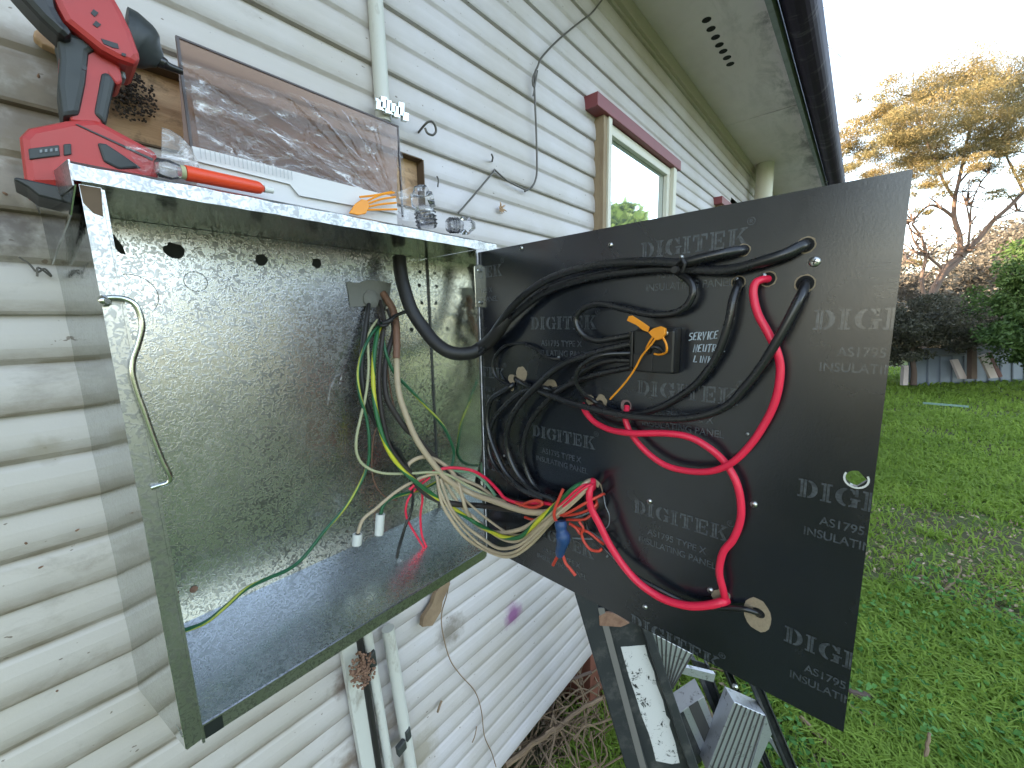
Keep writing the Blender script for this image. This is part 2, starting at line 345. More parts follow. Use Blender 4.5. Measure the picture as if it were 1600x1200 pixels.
def obj(name, mb, m, parent=None, label=None, cat=None, group=None, kind=None, bevel=0, origin=None, auto=None):
    me = bpy.data.meshes.new(name)
    if origin is None:
        if parent is not None: origin = LOC[parent.name]
        else:
            xs = [sum(c)/len(mb.v) for c in zip(*[(v.x, v.y, v.z) for v in mb.v])]; origin = Vector((xs[0], xs[1], min(v.z for v in mb.v)))
    me.from_pydata([tuple(v-origin) for v in mb.v], [], mb.f)
    if mb.uv and len(mb.uv) == sum(len(f) for f in mb.f):
        u = me.uv_layers.new(name='UVMap'); u.data.foreach_set('uv', [c for p in mb.uv for c in p])
    me.materials.append(m); me.validate()
    if mb.smooth: me.shade_smooth(); 
    o = bpy.data.objects.new(name, me); S.collection.objects.link(o)
    if parent is not None: o.parent = parent; o.location = origin-LOC[parent.name]
    else: o.location = origin
    LOC[o.name] = Vector(origin)
    if bevel:
        b = o.modifiers.new('bevel', 'BEVEL'); b.width = bevel; b.segments = 2; b.limit_method = 'ANGLE'; b.angle_limit = R(40)
    if mb.smooth:
        me.set_sharp_from_angle(angle=R(50))
    return props(o, label, cat, group, kind)
def catmull(P, n=8):
    P = [Vector(p) for p in P]; out = []
    Q = [P[0]*2-P[1]]+P+[P[-1]*2-P[-2]]
    for i in range(1, len(Q)-2):
        a, b, c, d = Q[i-1:i+3]
        for k in range(n):
            t = k/n; out.append(.5*((2*b)+(c-a)*t+(2*a-5*b+4*c-d)*t*t+(3*b-a-3*c+d)*t**3))
    out.append(P[-1]); return out

# ================================================================== GROUND
gm = MB(); gv = []; gf = []
xs = [-120, -60, -30]+list(np.arange(-20, 40, 1.0))+[50, 80, 150]; ys = [-120, -60]+list(np.arange(-30, 14, 1.0))+[30, 80, 150]
def gz(x, y): return .05*math.sin(x*.7+y*.4)*math.cos(y*.5-x*.2)*min(1, max(0, abs(y)-.5)*.8)
for yy in ys:
    for xx in xs: gv.append((xx, yy, gz(xx, yy)))
nx = len(xs)
for j in range(len(ys)-1):
    for i in range(nx-1): gf.append((j*nx+i, j*nx+i+1, (j+1)*nx+i+1, (j+1)*nx+i))
gm.add(gv, gf); gm.smooth = True
obj('ground', gm, M['soil'], kind='structure', origin=Vector((0, 0, 0)))

# ================================================================== HOUSE
XL, XR = -8.0, 16.0; ZS = 2.74; ZW = ZB-.832
house = thing('weatherboard_house', (1.5, 0, 0), 'white weatherboard house with maroon window head and dark gutter', 'house')
cut = (.030, .506, ZB+.704, ZB+.80)
YF = -.045
w1 = (onY(957, 250, YF).x-.01, onY(1040, 300, YF).x+.06, ZB+.35, ZB+1.16)
w2 = (2.95, 3.75, ZB+.35, ZB+1.235)
def wall_profile(z0, z1):
    pts = []; k = math.floor((z0-Z0)/PIT)
    prof = [(0, -.0095), (.03, -.0108), (.14, -.0112), (.30, -.0098), (.43, -.0068), (.475, -.0045), (.50, -.0040), (.525, -.0052), (.56, -.0072), (.66, -.0080), (.80, -.0066), (.92, -.0042), (.985, -.0018)]
    while Z0+k*PIT < z1:
        for (a, y) in prof:
            z = Z0+(k+a)*PIT
            if z0 < z < z1: pts.append((z, y))
        k += 1
    def yat(z):
        a = ((z-Z0)/PIT) % 1
        for (p, q) in zip(prof, prof[1:]):
            if p[0] <= a <= q[0]: return p[1]+(q[1]-p[1])*(a-p[0])/(q[0]-p[0])
        return 0
    return [(z0, yat(z0))]+pts+[(z1, yat(z1))]
wm = MB()
def strip(x0, x1, zr):
    pr = wall_profile(*zr); n = len(pr); cols = [x0]; x = x0
    while x < x1-.4: x += .35; cols.append(x)
    cols.append(x1)
    vs = [(c, y, z) for c in cols for (z, y) in pr]; fs = []
    for i in range(len(cols)-1):
        for j in range(n-1): fs.append((i*n+j, (i+1)*n+j, (i+1)*n+j+1, i*n+j+1))
    wm.add(vs, fs)
strip(XL, cut[0], (ZW, ZS)); strip(cut[0], cut[1], (ZW, cut[2])); strip(cut[0], cut[1], (cut[3], ZS))
strip(cut[1], w1[0], (ZW, ZS)); strip(w1[0], w1[1], (ZW, w1[2])); strip(w1[0], w1[1], (w1[3], ZS)); strip(w1[1], w2[0], (ZW, ZS))
strip(w2[0], w2[1], (ZW, w2[2])); strip(w2[0], w2[1], (w2[3], ZS)); strip(w2[1], XR, (ZW, ZS))
obj('wall', wm, M['siding'], house)
# sawn edges round the cut-out
ce = MB(); x0, x1, z0, z1 = cut
ce.box((x0-.0, -.010, z0-.002), (x1, .02, z0)); ce.box((x0, -.008, z1), (x1, .02, z1+.002)); ce.box((x1, -.010, z0), (x1+.002, .02, z1)); ce.box((x0-.002, -.01, z0), (x0, .02, z1))
obj('sawn_edge', ce, M['cutedge'], house)
tb = MB(); tb.box((x0-.1, .012, z0-.05), (x1+.05, .03, z1+.05)); obj('exposed_timber', tb, M['timber'], house, label='brown bare timber showing through the opening cut in the boards')
lt = MB(); lt.prism([onY(u, v, -.026) for u, v in [(51, 56), (54, 47), (62, 43), (76, 44), (130, 66), (130, 96), (92, 80), (66, 68)]], (0, .014, 0)); obj('wood_lath', lt, M['timber'], None, 'rounded end of a tan wooden lath poking out left behind the driver', 'lath', bevel=.002)
# roof, soffit, gutter, inner body
rb = MB(); rb.prism([(XL, -.40, ZS+.06), (XR, -.40, ZS+.06), (XR, 4, 4.4), (XL, 4, 4.4)], (0, 0, .05)); rb.prism([(XL, 8.4, ZS+.06), (XL, 4, 4.4), (XR, 4, 4.4), (XR, 8.4, ZS+.06)], (0, 0, .05))
obj('roof', rb, M['gutter'], house)
ib = MB(); ib.box((XL, .035, ZW+.02), (XR, 8, ZS-.03)); obj('inner_wall', ib, M['dark'], house)
gb = MB(); gb.prism([(XL, .1, ZS), (XL, 8, ZS), (XL, 4, 4.4)], (.05, 0, 0)); obj('gable', gb, M['siding'], house); gb = MB(); gb.prism([(XR, .1, ZS), (XR, 8, ZS), (XR, 4, 4.4)], (-.05, 0, 0)); obj('gable', gb, M['siding'], house)
sf = MB(); sf.box((XL, -.372, ZS), (XR, .03, ZS+.008)); sof = obj('soffit', sf, M['soffit'], house)
for k, (u, v) in enumerate([(1104, 31), (1111, 45), (1118, 58), (1124, 70), (1130, 80), (1136, 90), (1141, 100)]):
    p = onZ(u, v, ZS); h = MB(); h.lathe((p.x, p.y, ZS-.0008), (0, 0, 1), [(0, .016), (.0004, .016)], 12); obj('vent_hole', h, M['hole'], sof)
for (a, b) in [((975, 20), (1090, 190)), ((1195, 255), (1228, 250))]:
    pass
for xx in (2.62, 5.1, 7.6):
    jb = MB(); jb.box((xx, -.37, ZS-.003), (xx+.012, 0, ZS-.0005)); obj('soffit_joint', jb, M['soffit'], sof)
qb = MB(); qb.prism([(XL, -.001, ZS-.045), (XL, -.024, ZS-.040), (XL, -.030, ZS-.001), (XL, -.001, ZS-.001)], (XR-XL, 0, 0)); obj('eave_trim', qb, M['tanpaint'] if False else mat('eave_trim_paint', (.46, .40, .36), .7), house, label='cream strip with brown stains under the eave')
fb = MB(); fb.box((XL, -.392, ZS-.03), (XR, -.374, ZS+.14)); obj('fascia', fb, M['fascia'], house)
gu = MB(); prof = []
for k in range(13):
    a = math.pi*k/12; prof.append((XL, -.445-.052*math.cos(a)*-1 if False else -.447+.052*math.cos(a), ZS+.028-.055*math.sin(a)))
prof = prof+[(XL, -.499, ZS+.085), (XL, -.494, ZS+.085)]+[(XL, y*1.0+(.005 if y < -.447 else -.005), z+.005) for (_, y, z) in prof[::-1]]
gu.prism(prof, (XR-XL, 0, 0)); obj('gutter', gu, M['gutter'], house, label='dark plum painted round gutter with worn streaks')
bp = MB(); q = onZ(1300, 275, ZS+.02)
pts = catmull([onZ(1283, 283, ZS-.0)+Vector((0, 0, .0)), q+Vector((0, .02, -.03)), q+Vector((0, -.03, .05))], 6); bp.tube(pts, .004, 6); obj('gutter_strap', bp, M['zinc'], house)
# windows
def window(x0, x1, z0, z1, hx0, hx1, hz0, hz1):
    mb = MB(); mb.box((x0, -.012, z0), (x1, -.008, z1)); w = obj('window', mb, M['glass'], house, label='closed window with cream frame reflecting sky and a leafy tree')
    fr = MB(); t = .032
    fr.box((x0, -.030, z1-t), (x1, -.0125, z1)); fr.box((x0, -.030, z0), (x0+t*.35, -.0125, z1-t)); fr.box((x1-t, -.030, z0), (x1, -.0125, z1-t)); fr.box((x0, -.03, z0), (x1, -.0125, z0+t))
    obj('frame', fr, M['cream'], w, bevel=.002)
    c = MB(); c.box((x0-.022, YF, z0), (x0-.0005, -.0, hz0)); obj('casing', c, M['cream'], w); c = MB(); c.box((x1+.0005, YF, z0), (x1+.035, -.0, hz0)); obj('casing', c, M['cream'], w)
    c = MB(); c.box((x0-.045, YF+.006, z0), (x0-.0225, -.0, hz0-.001)); obj('casing_edge', c, M['tanpaint'], w); c = MB(); c.box((x1+.0355, YF+.006, z0), (x1+.05, 0, hz0-.001)); obj('casing_edge', c, M['tanpaint'], w)
    hd = MB(); hd.box((hx0, YF-.006, hz0), (hx1, -.0, hz1)); obj('window_head', hd, M['maroon'], w, bevel=.002)
    sl = MB(); sl.box((x0-.05, -.075, z0-.035), (x1+.05, 0, z0-.001)); obj('sill', sl, M['cream'], w)
hL = onY(945, 160, YF-.012); hR = onY(1067, 245, YF-.012); hz1 = onY(938, 141, YF-.012).z; hz0 = onY(942, 167, YF-.012).z
hx0 = onY(937, 150, YF-.012).x; hx1 = hR.x
window(onY(956, 250, YF).x, onY(1052, 300, YF).x, ZB+.35, hz0-.003, hx0, hx1, hz0, hz1)
hx = onY(1131, 300, YF-.012).x
window(hx+.08, hx+.72, ZB+.35, hz0+.0, hx, hx+.85, hz0+.003, hz1+.003)
# down pipe under the far eave
dp = MB(); p = onY(1190, 285, -.10); dp.tube([(p.x+.09, -.10, 0), (p.x+.09, -.10, ZS)], .055, 14); obj('down_pipe', dp, M['cream'], house)
# underfloor: dark void and brick post
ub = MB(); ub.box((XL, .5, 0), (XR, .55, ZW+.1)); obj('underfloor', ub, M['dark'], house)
for xx in (1.28, 3.2, 5.4):
    pb = MB(); pb.box((xx, .03, -.02), (xx+.22, .25, ZW+.03)); obj('brick_pier', pb, M['brick'], house, bevel=.004)

# ================================================================== METER BOX
box = thing('metal_switchboard_box', (BW/2, 0, ZB), 'open galvanised steel switchboard box fixed to the white board wall, wires hanging inside', 'electrical box')
XB = -.020
mb = MB(); mb.box((XB+.008, -.0155, ZB+.045), (BW, -.0145, ZB+.6055)); 
YB = -.0155
back = obj('back_panel', mb, M['galv'], box)
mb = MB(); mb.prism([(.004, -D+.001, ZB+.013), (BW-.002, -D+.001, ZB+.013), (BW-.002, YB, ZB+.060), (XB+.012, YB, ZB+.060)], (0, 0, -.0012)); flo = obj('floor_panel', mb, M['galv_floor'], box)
mb = MB(); mb.prism([(.0055, -D, ZB-.004), (XB+.003, -.004, ZB-.010), (XB-.001, -.004, ZB+.606), (-.001, -D, ZB+.604)], (.0014, .0, 0)); obj('side_panel', mb, M['galv_side'], box, label='left side sheet mirroring the weatherboards')
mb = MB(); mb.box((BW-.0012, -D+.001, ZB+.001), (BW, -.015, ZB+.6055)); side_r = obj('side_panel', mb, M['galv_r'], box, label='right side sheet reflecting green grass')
mb = MB(); mb.prism([(.0063, -D-.0014, ZB-.005), (.0215, -D-.0014, ZB-.003), (.0125, -D-.0014, ZB+.604), (-.002, -D-.0014, ZB+.604)], (0, .0014, 0)); fl = obj('front_flange', mb, M['galv_edge'], box, label='left front flange of the box')
mb = MB(); mb.prism([(.0205, -D-.0034, ZB-.008), (.0230, -D-.0034, ZB-.008), (.0142, -D-.0034, ZB+.602), (.0117, -D-.0034, ZB+.602)], (0, .006, 0)); obj('folded_edge', mb, M['galv_edge'], fl)
mb = MB(); mb.box((.0215, -D-.0012, ZB-.006), (BW-.004, -D, ZB+.0125)); mb.box((.0215, -D-.0026, ZB+.0125), (BW-.004, -D+.0002, ZB+.0145)); obj('front_flange', mb, M['galv_edge'], box, label='bottom front flange of the box')
mb = MB(); mb.box((BW-.0035, -D-.0012, ZB-.004), (BW-.0003, -D, ZB+.603)); obj('front_flange', mb, M['galv_edge'], box, label='thin right front flange beside the black panel')
# lid
lid = MB(); nX = 40; top = []; vs = []
for i in range(nX+1):
    x = -.006+(.552)*i/nX; w = .0007*math.sin(i*1.7)+.0005*math.sin(i*.63)
    vs += [(x, -D-.0065+w, ZB+.6055+w*.6), (x, -D-.0065+w, ZB+.6195-w*.5), (x, -D-.0020, ZB+.6225), (x, .0, ZB+.6225), (x, .0, ZB+.6210), (x, -D-.002, ZB+.6210), (x, -D-.0050, ZB+.6190), (x, -D-.0050, ZB+.6055+w*.6)]
fs = []
for i in range(nX):
    for k in range(8): fs.append((i*8+k, i*8+(k+1) % 8, (i+1)*8+(k+1) % 8, (i+1)*8+k))
fs += [tuple(range(8))[::-1], tuple(nX*8+k for k in range(8))]
lid.add(vs, fs); lo = obj('lid', lid, M['galv_edge'], box, label='galvanised top sheet with hammered front lip')
mb = MB(); mb.box((.0, -D-.0045, ZB+.6060), (BW+.0, -.0145, ZB+.6075)); obj('ceiling_sheet', mb, galv('dark_reflection_ceiling', (.26, .29, .29), .16, .3), box)  # dark reflection under the lid is put into the base colour
a, b, c = onY(110, 272, -D-.006), onY(57, 261, -.09), onY(62, 284, -.09)
mb = MB(); A0 = onY(112, 268, -D-.006); A1 = onY(112, 300, -D-.006)
mb.prism([(-.0065, A0.y, ZB+.6225), (-.0065, A0.y, ZB+.601), (-.026, -.02, ZB+.600), (-.030, -.02, ZB+.6225)], (.0012, 0, 0)); obj('side_lip', mb, M['galv_edge'], lo)
mb = MB(); mb.prism([(-.0035, -D-.002, ZB+.603), (-.009, -D+.01, ZB+.578), (-.023, -.035, ZB+.545), (-.024, -.035, ZB+.603)], (-.0012, 0, 0)); obj('gusset', mb, M['galv_side'], box, label='triangular folded corner tab at the left of the box')
# dark patches on the flange
mb = MB(); mb.prism([(-.0012, -D-.0019, ZB+.588), (.0045, -D-.0019, ZB+.580), (.0105, -D-.0019, ZB+.578), (.0120, -D-.0019, ZB+.6035), (-.0018, -D-.0019, ZB+.6035)], (0, .0004, 0)); obj('dark_patch', mb, M['cutedge'], fl)
mb = MB(); mb.box((.024, -D-.0019, ZB-.0058), (.042, -D-.0013, ZB+.0118)); obj('dark_patch', mb, mat('worn_dark_metal', (.03, .035, .035), .4, .5), fl)
# knockouts and scribed rings on the back
def disc(p, r, m, par, name, n=16, jit=0, th=.0006):
    mb = MB(); pts = []
    for k in range(n):
        a = 2*math.pi*k/n; rr = r*(1+jit*(rng.random()-.5)); pts.append((p[0]+rr*math.cos(a), YB-th, p[1]+rr*math.sin(a)))
    mb.prism(pts[::-1], (0, th*.8, 0)); return obj(name, mb, m, par)
for (u, v, r_) in [(272, 392, .0105), (408, 406, .0085), (495, 411, .008)]:
    p = onY(u, v, YB); disc((p.x, p.z), r_, M['knock'], back, 'knockout_hole', 16, .3)
mb = MB(); mb.prism([onY(u, v, YB-.0006) for (u, v) in [(167, 370), (178, 366), (192, 385), (197, 398), (188, 396), (174, 382)]], (0, .0005, 0)); obj('knockout_hole', mb, M['knock'], back, label='torn oval knockout hole at the top left')
def ring(u, v, r, par, th=.0008, arc=(0, 360), sc=1):
    p = onY(u, v, YB-.0003); a0, a1 = arc
    pts = [(p.x+r*math.cos(R(a)), YB-.0003, p.z+r*math.sin(R(a))) for a in np.linspace(a0, a1, 28)]
    mb = MB(); mb.tube(pts, th*.5, 5); return obj('scribed_ring', mb, M['scribe'], par)
ring(306, 440, .0130, back); ring(205, 462, .026, back, arc=(-40, 100)); ring(497, 728, .015, back); ring(590, 468, .012, back)
# grey sealant patch and cable entry
mb = MB(); pl = [(541, 440), (560, 442), (575, 437), (600, 440), (612, 443), (609, 462), (611, 478), (592, 480), (575, 478), (560, 479), (547, 480), (545, 460)]
mb.prism([onY(u, v, YB-.0025) for u, v in pl], (0, .0022, 0)); obj('sealant_patch', mb, M['putty'], box, bevel=.0006)
mb = MB(); p = onY(580, 467, YB-.004); mb.lathe(p+Vector((0, .004, 0)), (0, -1, 0), [(0, .0165), (.006, .016), (.010, .010), (.0115, .002)], 14); obj('sealant_plug', mb, M['putty'], box)
mb = MB(); p = onY(530, 590, YB)
for pts in [[(530, 575), (524, 590), (516, 610), (512, 632)], [(528, 578), (534, 585), (531, 600)], [(521, 590), (527, 588), (533, 583)]]:
    mb.tube(catmull([onY(u, v, YB-.0008) for u, v in pts], 5), .0011, 5)
obj('silicone_smear', mb, M['flap'], back)
# seam line on right wall and studs with their rivets
mb = MB(); mb.box((BW-.003, YB-.003, ZB+.05), (BW-.0012, YB, ZB+.605)); obj('corner_seam', mb, M['scribe'], side_r)
for (u, v, r_) in [(656, 425, .0035), (655, 446, .004), (643, 515, .004), (659, 473, .0035), (275, 925, .0022)]:
    p = onY(u, v, YB); disc((p.x, p.z), r_, M['knock'], back, 'rivet_hole', 10, .3)
# small leaf-like rust flecks on the floor
for (u, v) in [(303, 921), (273, 928)]:
    p = onY(u, v, -.10); mb = MB(); mb.lathe(onY(u, v, YB-.001), (0, -1, 0), [(0, .005), (.0012, .003)], 8); obj('rust_fleck', mb, M['rust'], back)
# hinge plate
mb = MB(); mb.prism([onY(741, 416, -D-.004), onY(752, 412, -D-.004), onY(755, 480, -D-.004), onY(744, 480, -D-.004)], (0, .002, 0)); hp = obj('hinge_plate', mb, M['zinc'], box, bevel=.0005)
for (u, v) in [(748, 423), (750, 473)]:
    mb = MB(); mb.lathe(onY(u, v, -D-.004), (0, -1, 0), [(0, .0032), (.0015, .0028), (.002, .001)], 10); obj('rivet', mb, M['screw'], hp)
# stay rod
st = catmull([onY(u, v, y) for (u, v, y) in [(157, 470, -D-.004), (166, 466, -D-.005), (178, 465, -D-.007), (195, 467, -D-.009), (210, 475, -D-.010), (219, 492, -D-.010), (222, 512, -D-.010), (216, 538, -D-.009), (208, 562, -D-.008), (207, 585, -D-.008), (215, 615, -D-.008), (226, 645, -D-.008), (240, 685, -D-.008), (254, 720, -D-.008), (263, 738, -D-.008), (266, 747, -D-.007), (262, 754, -D-.006), (250, 758, -D-.005), (237, 762, -D-.003)]], 6)
mb = MB(); mb.tube(st, .0026, 10); stay = obj('stay_rod', mb, M['zinc'], box, label='bent zinc door stay rod hooked on the left flange')
mb = MB(); mb.lathe(onY(161, 470, -D-.003), (.5, -1, 0), [(0, .005), (.003, .0055), (.006, .003)], 10); obj('rod_end', mb, M['zinc'], stay)

# ================================================================== BLACK PANEL
TW, TH = .571, .5865
panel = thing('hinged_insulating_panel', B(0, 0), 'large black insulating panel swung open from the box, printed with grey lettering', 'panel')
def plate(mb, t0, t1, z0, z1, ct, cz, r, th):
    bp = []; 
    for (a, b) in [((t0, z0), (t1, z0)), ((t1, z0), (t1, z1)), ((t1, z1), (t0, z1)), ((t0, z1), (t0, z0))]:
        for k in range(6): bp.append((a[0]+(b[0]-a[0])*k/6, a[1]+(b[1]-a[1])*k/6))
    n = len(bp); cp = [(ct+r*math.cos(math.atan2(z-cz, t-ct)), cz+r*math.sin(math.atan2(z-cz, t-ct))) for (t, z) in bp]
    vs = [B(t, z, 0) for t, z in bp]+[B(t, z, 0) for t, z in cp]+[B(t, z, -th) for t, z in bp]+[B(t, z, -th) for t, z in cp]; fs = []
    for i in range(n):
        j = (i+1) % n; fs += [(i, j, n+j, n+i), (2*n+j, 2*n+i, 3*n+i, 3*n+j), (j, i, 2*n+i, 2*n+j), (n+i, n+j, 3*n+j, 3*n+i)]
    mb.add(vs, fs)
def loc(u, v, o=0):
    P = onB(u, v, o)-BHG; return P.dot(BU), P.z
ht, hz = loc(1338, 748)
mb = MB(); plate(mb, 0, TW, 0, TH, ht, hz, .0085, .006); pl = obj('board', mb, M['board'], panel)
def bdisc(u, v, rx, rz, o, m, name, par=panel, n=18, jit=0, label=None, th=.0004, rot=0):
    t, z = loc(u, v); mb = MB(); pts = []
    for k in range(n):
        a = 2*math.pi*k/n; j = 1+jit*(rng.random()-.5); x, y = rx*j*math.cos(a), rz*j*math.sin(a)
        pts.append(B(t+x*math.cos(rot)-y*math.sin(rot), z+x*math.sin(rot)+y*math.cos(rot), o))
    mb.prism(pts[::-1], -BN*th); return obj(name, mb, m, par, label)
# countersunk rim of the see-through hole
mb = MB(); t, z = ht, hz
for k in range(14):
    a0, a1 = R(150+k*17), R(150+(k+1)*17)
    mb.prism([B(t+r_*math.cos(a), z+r_*math.sin(a), .0006) for r_, a in ((.0087, a0), (.0105, a0), (.0105, a1), (.0087, a1))], -BN*.0004)
obj('chipped_rim', mb, M['wplast'], pl)
# printing ---------------------------------------------------------
def clip(poly, ax, lim, sgn):
    out = []
    for i in range(len(poly)):
        a, b = poly[i], poly[(i+1) % len(poly)]; da, db = (a[ax]-lim)*sgn, (b[ax]-lim)*sgn
        if da >= 0: out.append(a)
        if da*db < 0: k = da/(da-db); out.append((a[0]+(b[0]-a[0])*k, a[1]+(b[1]-a[1])*k))
    return out
def add_polys(mb, polys, tf, o=.00035):
    for p in polys:
        q = [tf(*c) for c in p]
        for ax, lim, sg in ((0, .001, 1), (0, TW-.0005, -1), (1, .001, 1), (1, TH-.001, -1)):
            if len(q) >= 3: q = clip(q, ax, lim, sg)
        if len(q) >= 3: mb.add([B(t, z, o) for t, z in q], [tuple(range(len(q)))])
def rect(x0, y0, x1, y1): return [(x0, y0), (x1, y0), (x1, y1), (x0, y1)]
def arc(cx, cy, ro, ri, so, si, a0, a1, n=7):
    out = []
    for k in range(n):
        p, q_ = R(a0+(a1-a0)*k/n), R(a0+(a1-a0)*(k+1)/n)
        out.append([(cx+ri*math.cos(p), cy+si*math.sin(p)), (cx+ro*math.cos(p), cy+so*math.sin(p)), (cx+ro*math.cos(q_), cy+so*math.sin(q_)), (cx+ri*math.cos(q_), cy+si*math.sin(q_))])
    return out
def serif_stem(x, w=.26, g=.035, ov=.10):
    return [rect(x, 0, x+w*.5-g/2, 1), rect(x+w*.5+g/2, 0, x+w, 1), rect(x-ov, 0, x-.0, .10), rect(x+w, 0, x+w+ov, .10), rect(x-ov, .9, x, 1), rect(x+w, .9, x+w+ov, 1)]
GL = {
 'D': ([rect(.10, 0, .22, 1), rect(.255, 0, .37, 1), rect(0, 0, .10, .1), rect(0, .9, .1, 1)]+arc(.42, .5, .44, .20, .5, .40, -88, 88, 10), .98),
 'I': (serif_stem(.10), .58),
 'G': (arc(.50, .5, .48, .22, .5, .40, 98, 262, 12)+arc(.54, .5, .40, .20, .5, .42, 30, 84, 5)+[rect(.78, .62, .90, 1), rect(.62, .40, 1.0, .50), rect(.68, .04, .90, .42)]+arc(.54, .5, .28, .2, .5, .40, 276, 320, 4), 1.06),
 'T': ([rect(.0, .86, .38, 1), rect(.44, .86, .82, 1), rect(0, .64, .09, .88), rect(.73, .64, .82, .88)]+[rect(.27, 0, .39, .83), rect(.43, 0, .55, .83), rect(.18, 0, .64, .09)], .94),
 'E': ([rect(.1, 0, .22, 1), rect(.26, 0, .38, 1), rect(0, 0, .1, .1), rect(0, .9, .1, 1), rect(.38, 0, .78, .13), rect(.70, .12, .80, .34), rect(.38, .87, .78, 1), rect(.70, .66, .80, .88), rect(.42, .44, .58, .56), rect(.56, .36, .64, .64)], .94),
 'K': ([rect(.1, 0, .22, 1), rect(.26, 0, .38, 1), rect(0, 0, .48, .09), rect(0, .91, .48, 1), [(.41, .40), (.52, .50), (.90, .93), (.72, .93)], [(.52, .54), (.66, .60), (1.0, .07), (.74, .07)], rect(.62, .91, .98, 1), rect(.62, 0, 1.08, .09)], 1.16)}
def logo(t0, z0, w=.127, h=.0205):
    tot = sum(GL[c][1] for c in 'DIGITEK')-.08; k = w/tot; polys = []; x = 0; mb = MB()
    for c in 'DIGITEK':
        for p in GL[c][0]: polys.append([(px+x, py) for px, py in p])
        x += GL[c][1]
    add_polys(mb, polys, lambda a, b: (t0+a*k, z0+b*h))
    # registered mark
    rp = arc(0, 0, 1, .82, 1, .82, 0, 360, 14)+[rect(-.35, -.5, -.2, .5), rect(-.2, .35, .25, .5), rect(.15, .05, .3, .45), rect(-.2, -.05, .25, .08), [(-.05, -.05), (.1, -.05), (.4, -.5), (.22, -.5)]]
    add_polys(mb, rp, lambda a, b: (t0+w+.001+a*.0042, z0+h+.0055+b*.0042))
    return mb
_tc = {}
def textpolys(s):
    if s in _tc: return _tc[s]
    cu = bpy.data.curves.new('t', 'FONT'); cu.body = s; cu.size = 1; cu.offset = .012; ob = bpy.data.objects.new('t', cu); S.collection.objects.link(ob)
    me = ob.to_mesh(); me.calc_loop_triangles(); P = [[(me.vertices[i].co.x, me.vertices[i].co.y) for i in t.vertices] for t in me.loop_triangles]
    ob.to_mesh_clear(); bpy.data.objects.remove(ob); bpy.data.curves.remove(cu)
    x0 = min(c[0] for p in P for c in p); x1 = max(c[0] for p in P for c in p)
    _tc[s] = ([[(x-x0, y) for x, y in p] for p in P], x1-x0); return _tc[s]
def textline(mb, s, t0, z0, w, cap):
    P, wd = textpolys(s); kx = w/wd; ky = cap/.70
    add_polys(mb, P, lambda a, b: (t0+a*kx, z0+b*ky))
cols = {-.066: (.5395, .355, .172, -.012), .125: (.4455, .2605, .076), .3175: (.5380, .3550, .1795, -.006), .5095: (.4445, .2610, .0790)}
for t0, rows in cols.items():
    for z0 in rows:
        mb = logo(t0, z0); textline(mb, 'AS1795 TYPE X', t0+.0215, z0-.0265, .080, .0092); textline(mb, 'INSULATING PANEL', t0+.009, z0-.0425, .105, .0092)
        if mb.v: obj('printed_lettering', mb, M['print'], pl)
# handwriting
ST = {'S': [[(.8, .95), (.2, .9), (.1, .6), (.75, .45), (.8, .15), (.1, .0)]], 'E': [[(.8, 1), (.15, .9), (.1, .05), (.8, .1)], [(.12, .5), (.6, .55)]], 'R': [[(.15, 0), (.15, 1), (.75, .9), (.7, .55), (.2, .45), (.85, 0)]],
      'V': [[(.05, 1), (.4, 0), (.8, 1)]], 'I': [[(.3, 1), (.35, 0)]], 'C': [[(.85, .9), (.3, .9), (.1, .4), (.35, .02), (.85, .1)]], 'N': [[(.1, 0), (.15, 1), (.7, 0), (.8, 1)]], 'U': [[(.1, 1), (.15, .1), (.7, .1), (.8, 1)]],
      'T': [[(0, .95), (.9, 1)], [(.45, .95), (.4, 0)]], 'A': [[(.05, 0), (.45, 1), (.85, 0)], [(.2, .35), (.7, .4)]], 'L': [[(.2, 1), (.1, .05), (.75, .1)]], 'K': [[(.15, 1), (.15, 0)], [(.8, .9), (.2, .45), (.9, .05)]]}
mb = MB()
def hand(s, uv0, w, h, rise=0):
    t0, z0 = loc(*uv0); x = t0
    for i, c in enumerate(s):
        for stk in ST[c]:
            pts = [B(x+a*w*.95+b*.0012, z0+rise*i+b*h, .0006) for a, b in stk]
            mb.tube(pts, .00075, 5)
        x += w*(.6 if c == 'I' else 1.05)
hand('SERVICE', (1076, 532), .0050, .0098, .0004); hand('NEUTRAL', (1083, 550), .0052, .0095, .0002); hand('LINK', (1083, 566), .0062, .0085)
obj('handwriting', mb, M['chalk'], pl, label='white handwritten words SERVICE NEUTRAL LINK')
# screws
def screw(u, v, r, name='screw', h=.003):
    r *= .85
    t, z = loc(u, v); mb = MB(); mb.lathe(B(t, z, 0), BN, [(0, r), (h*.35, r), (h*.8, r*.72), (h, r*.3)], 14)
    a = rng.random()*3; d1 = BU*math.cos(a)+BV*math.sin(a); d2 = BU*-math.sin(a)+BV*math.cos(a); c = B(t, z, h+.0001)
    s = obj(name, mb, M['screw'], panel); 
    mb = MB(); mb.obox(c-d1*r*.55-d2*r*.10-BN*.0005, d1*r*1.1, d2*r*.2, BN*.0007); mb.obox(c-d2*r*.55-d1*r*.10-BN*.0006, d2*r*1.1, d1*r*.2, BN*.0007); obj('slot', mb, M['hole'], s)
for (u, v, r) in [(815, 388, .0042), (954, 383, .0045), (1065, 402, .0034), (1065, 437, .0034), (1273, 409, .0062), (775, 555, .0034), (873, 559, .0032), (907, 577, .0030), (788, 712, .0026), (1015, 783, .0045), (1178, 788, .0048), (1168, 678, .0022), (1110, 922, .0046), (1008, 948, .0044), (1149, 1073, .0042), (1151, 437, .0034), (1193, 431, .0040)]:
    screw(u, v, r)
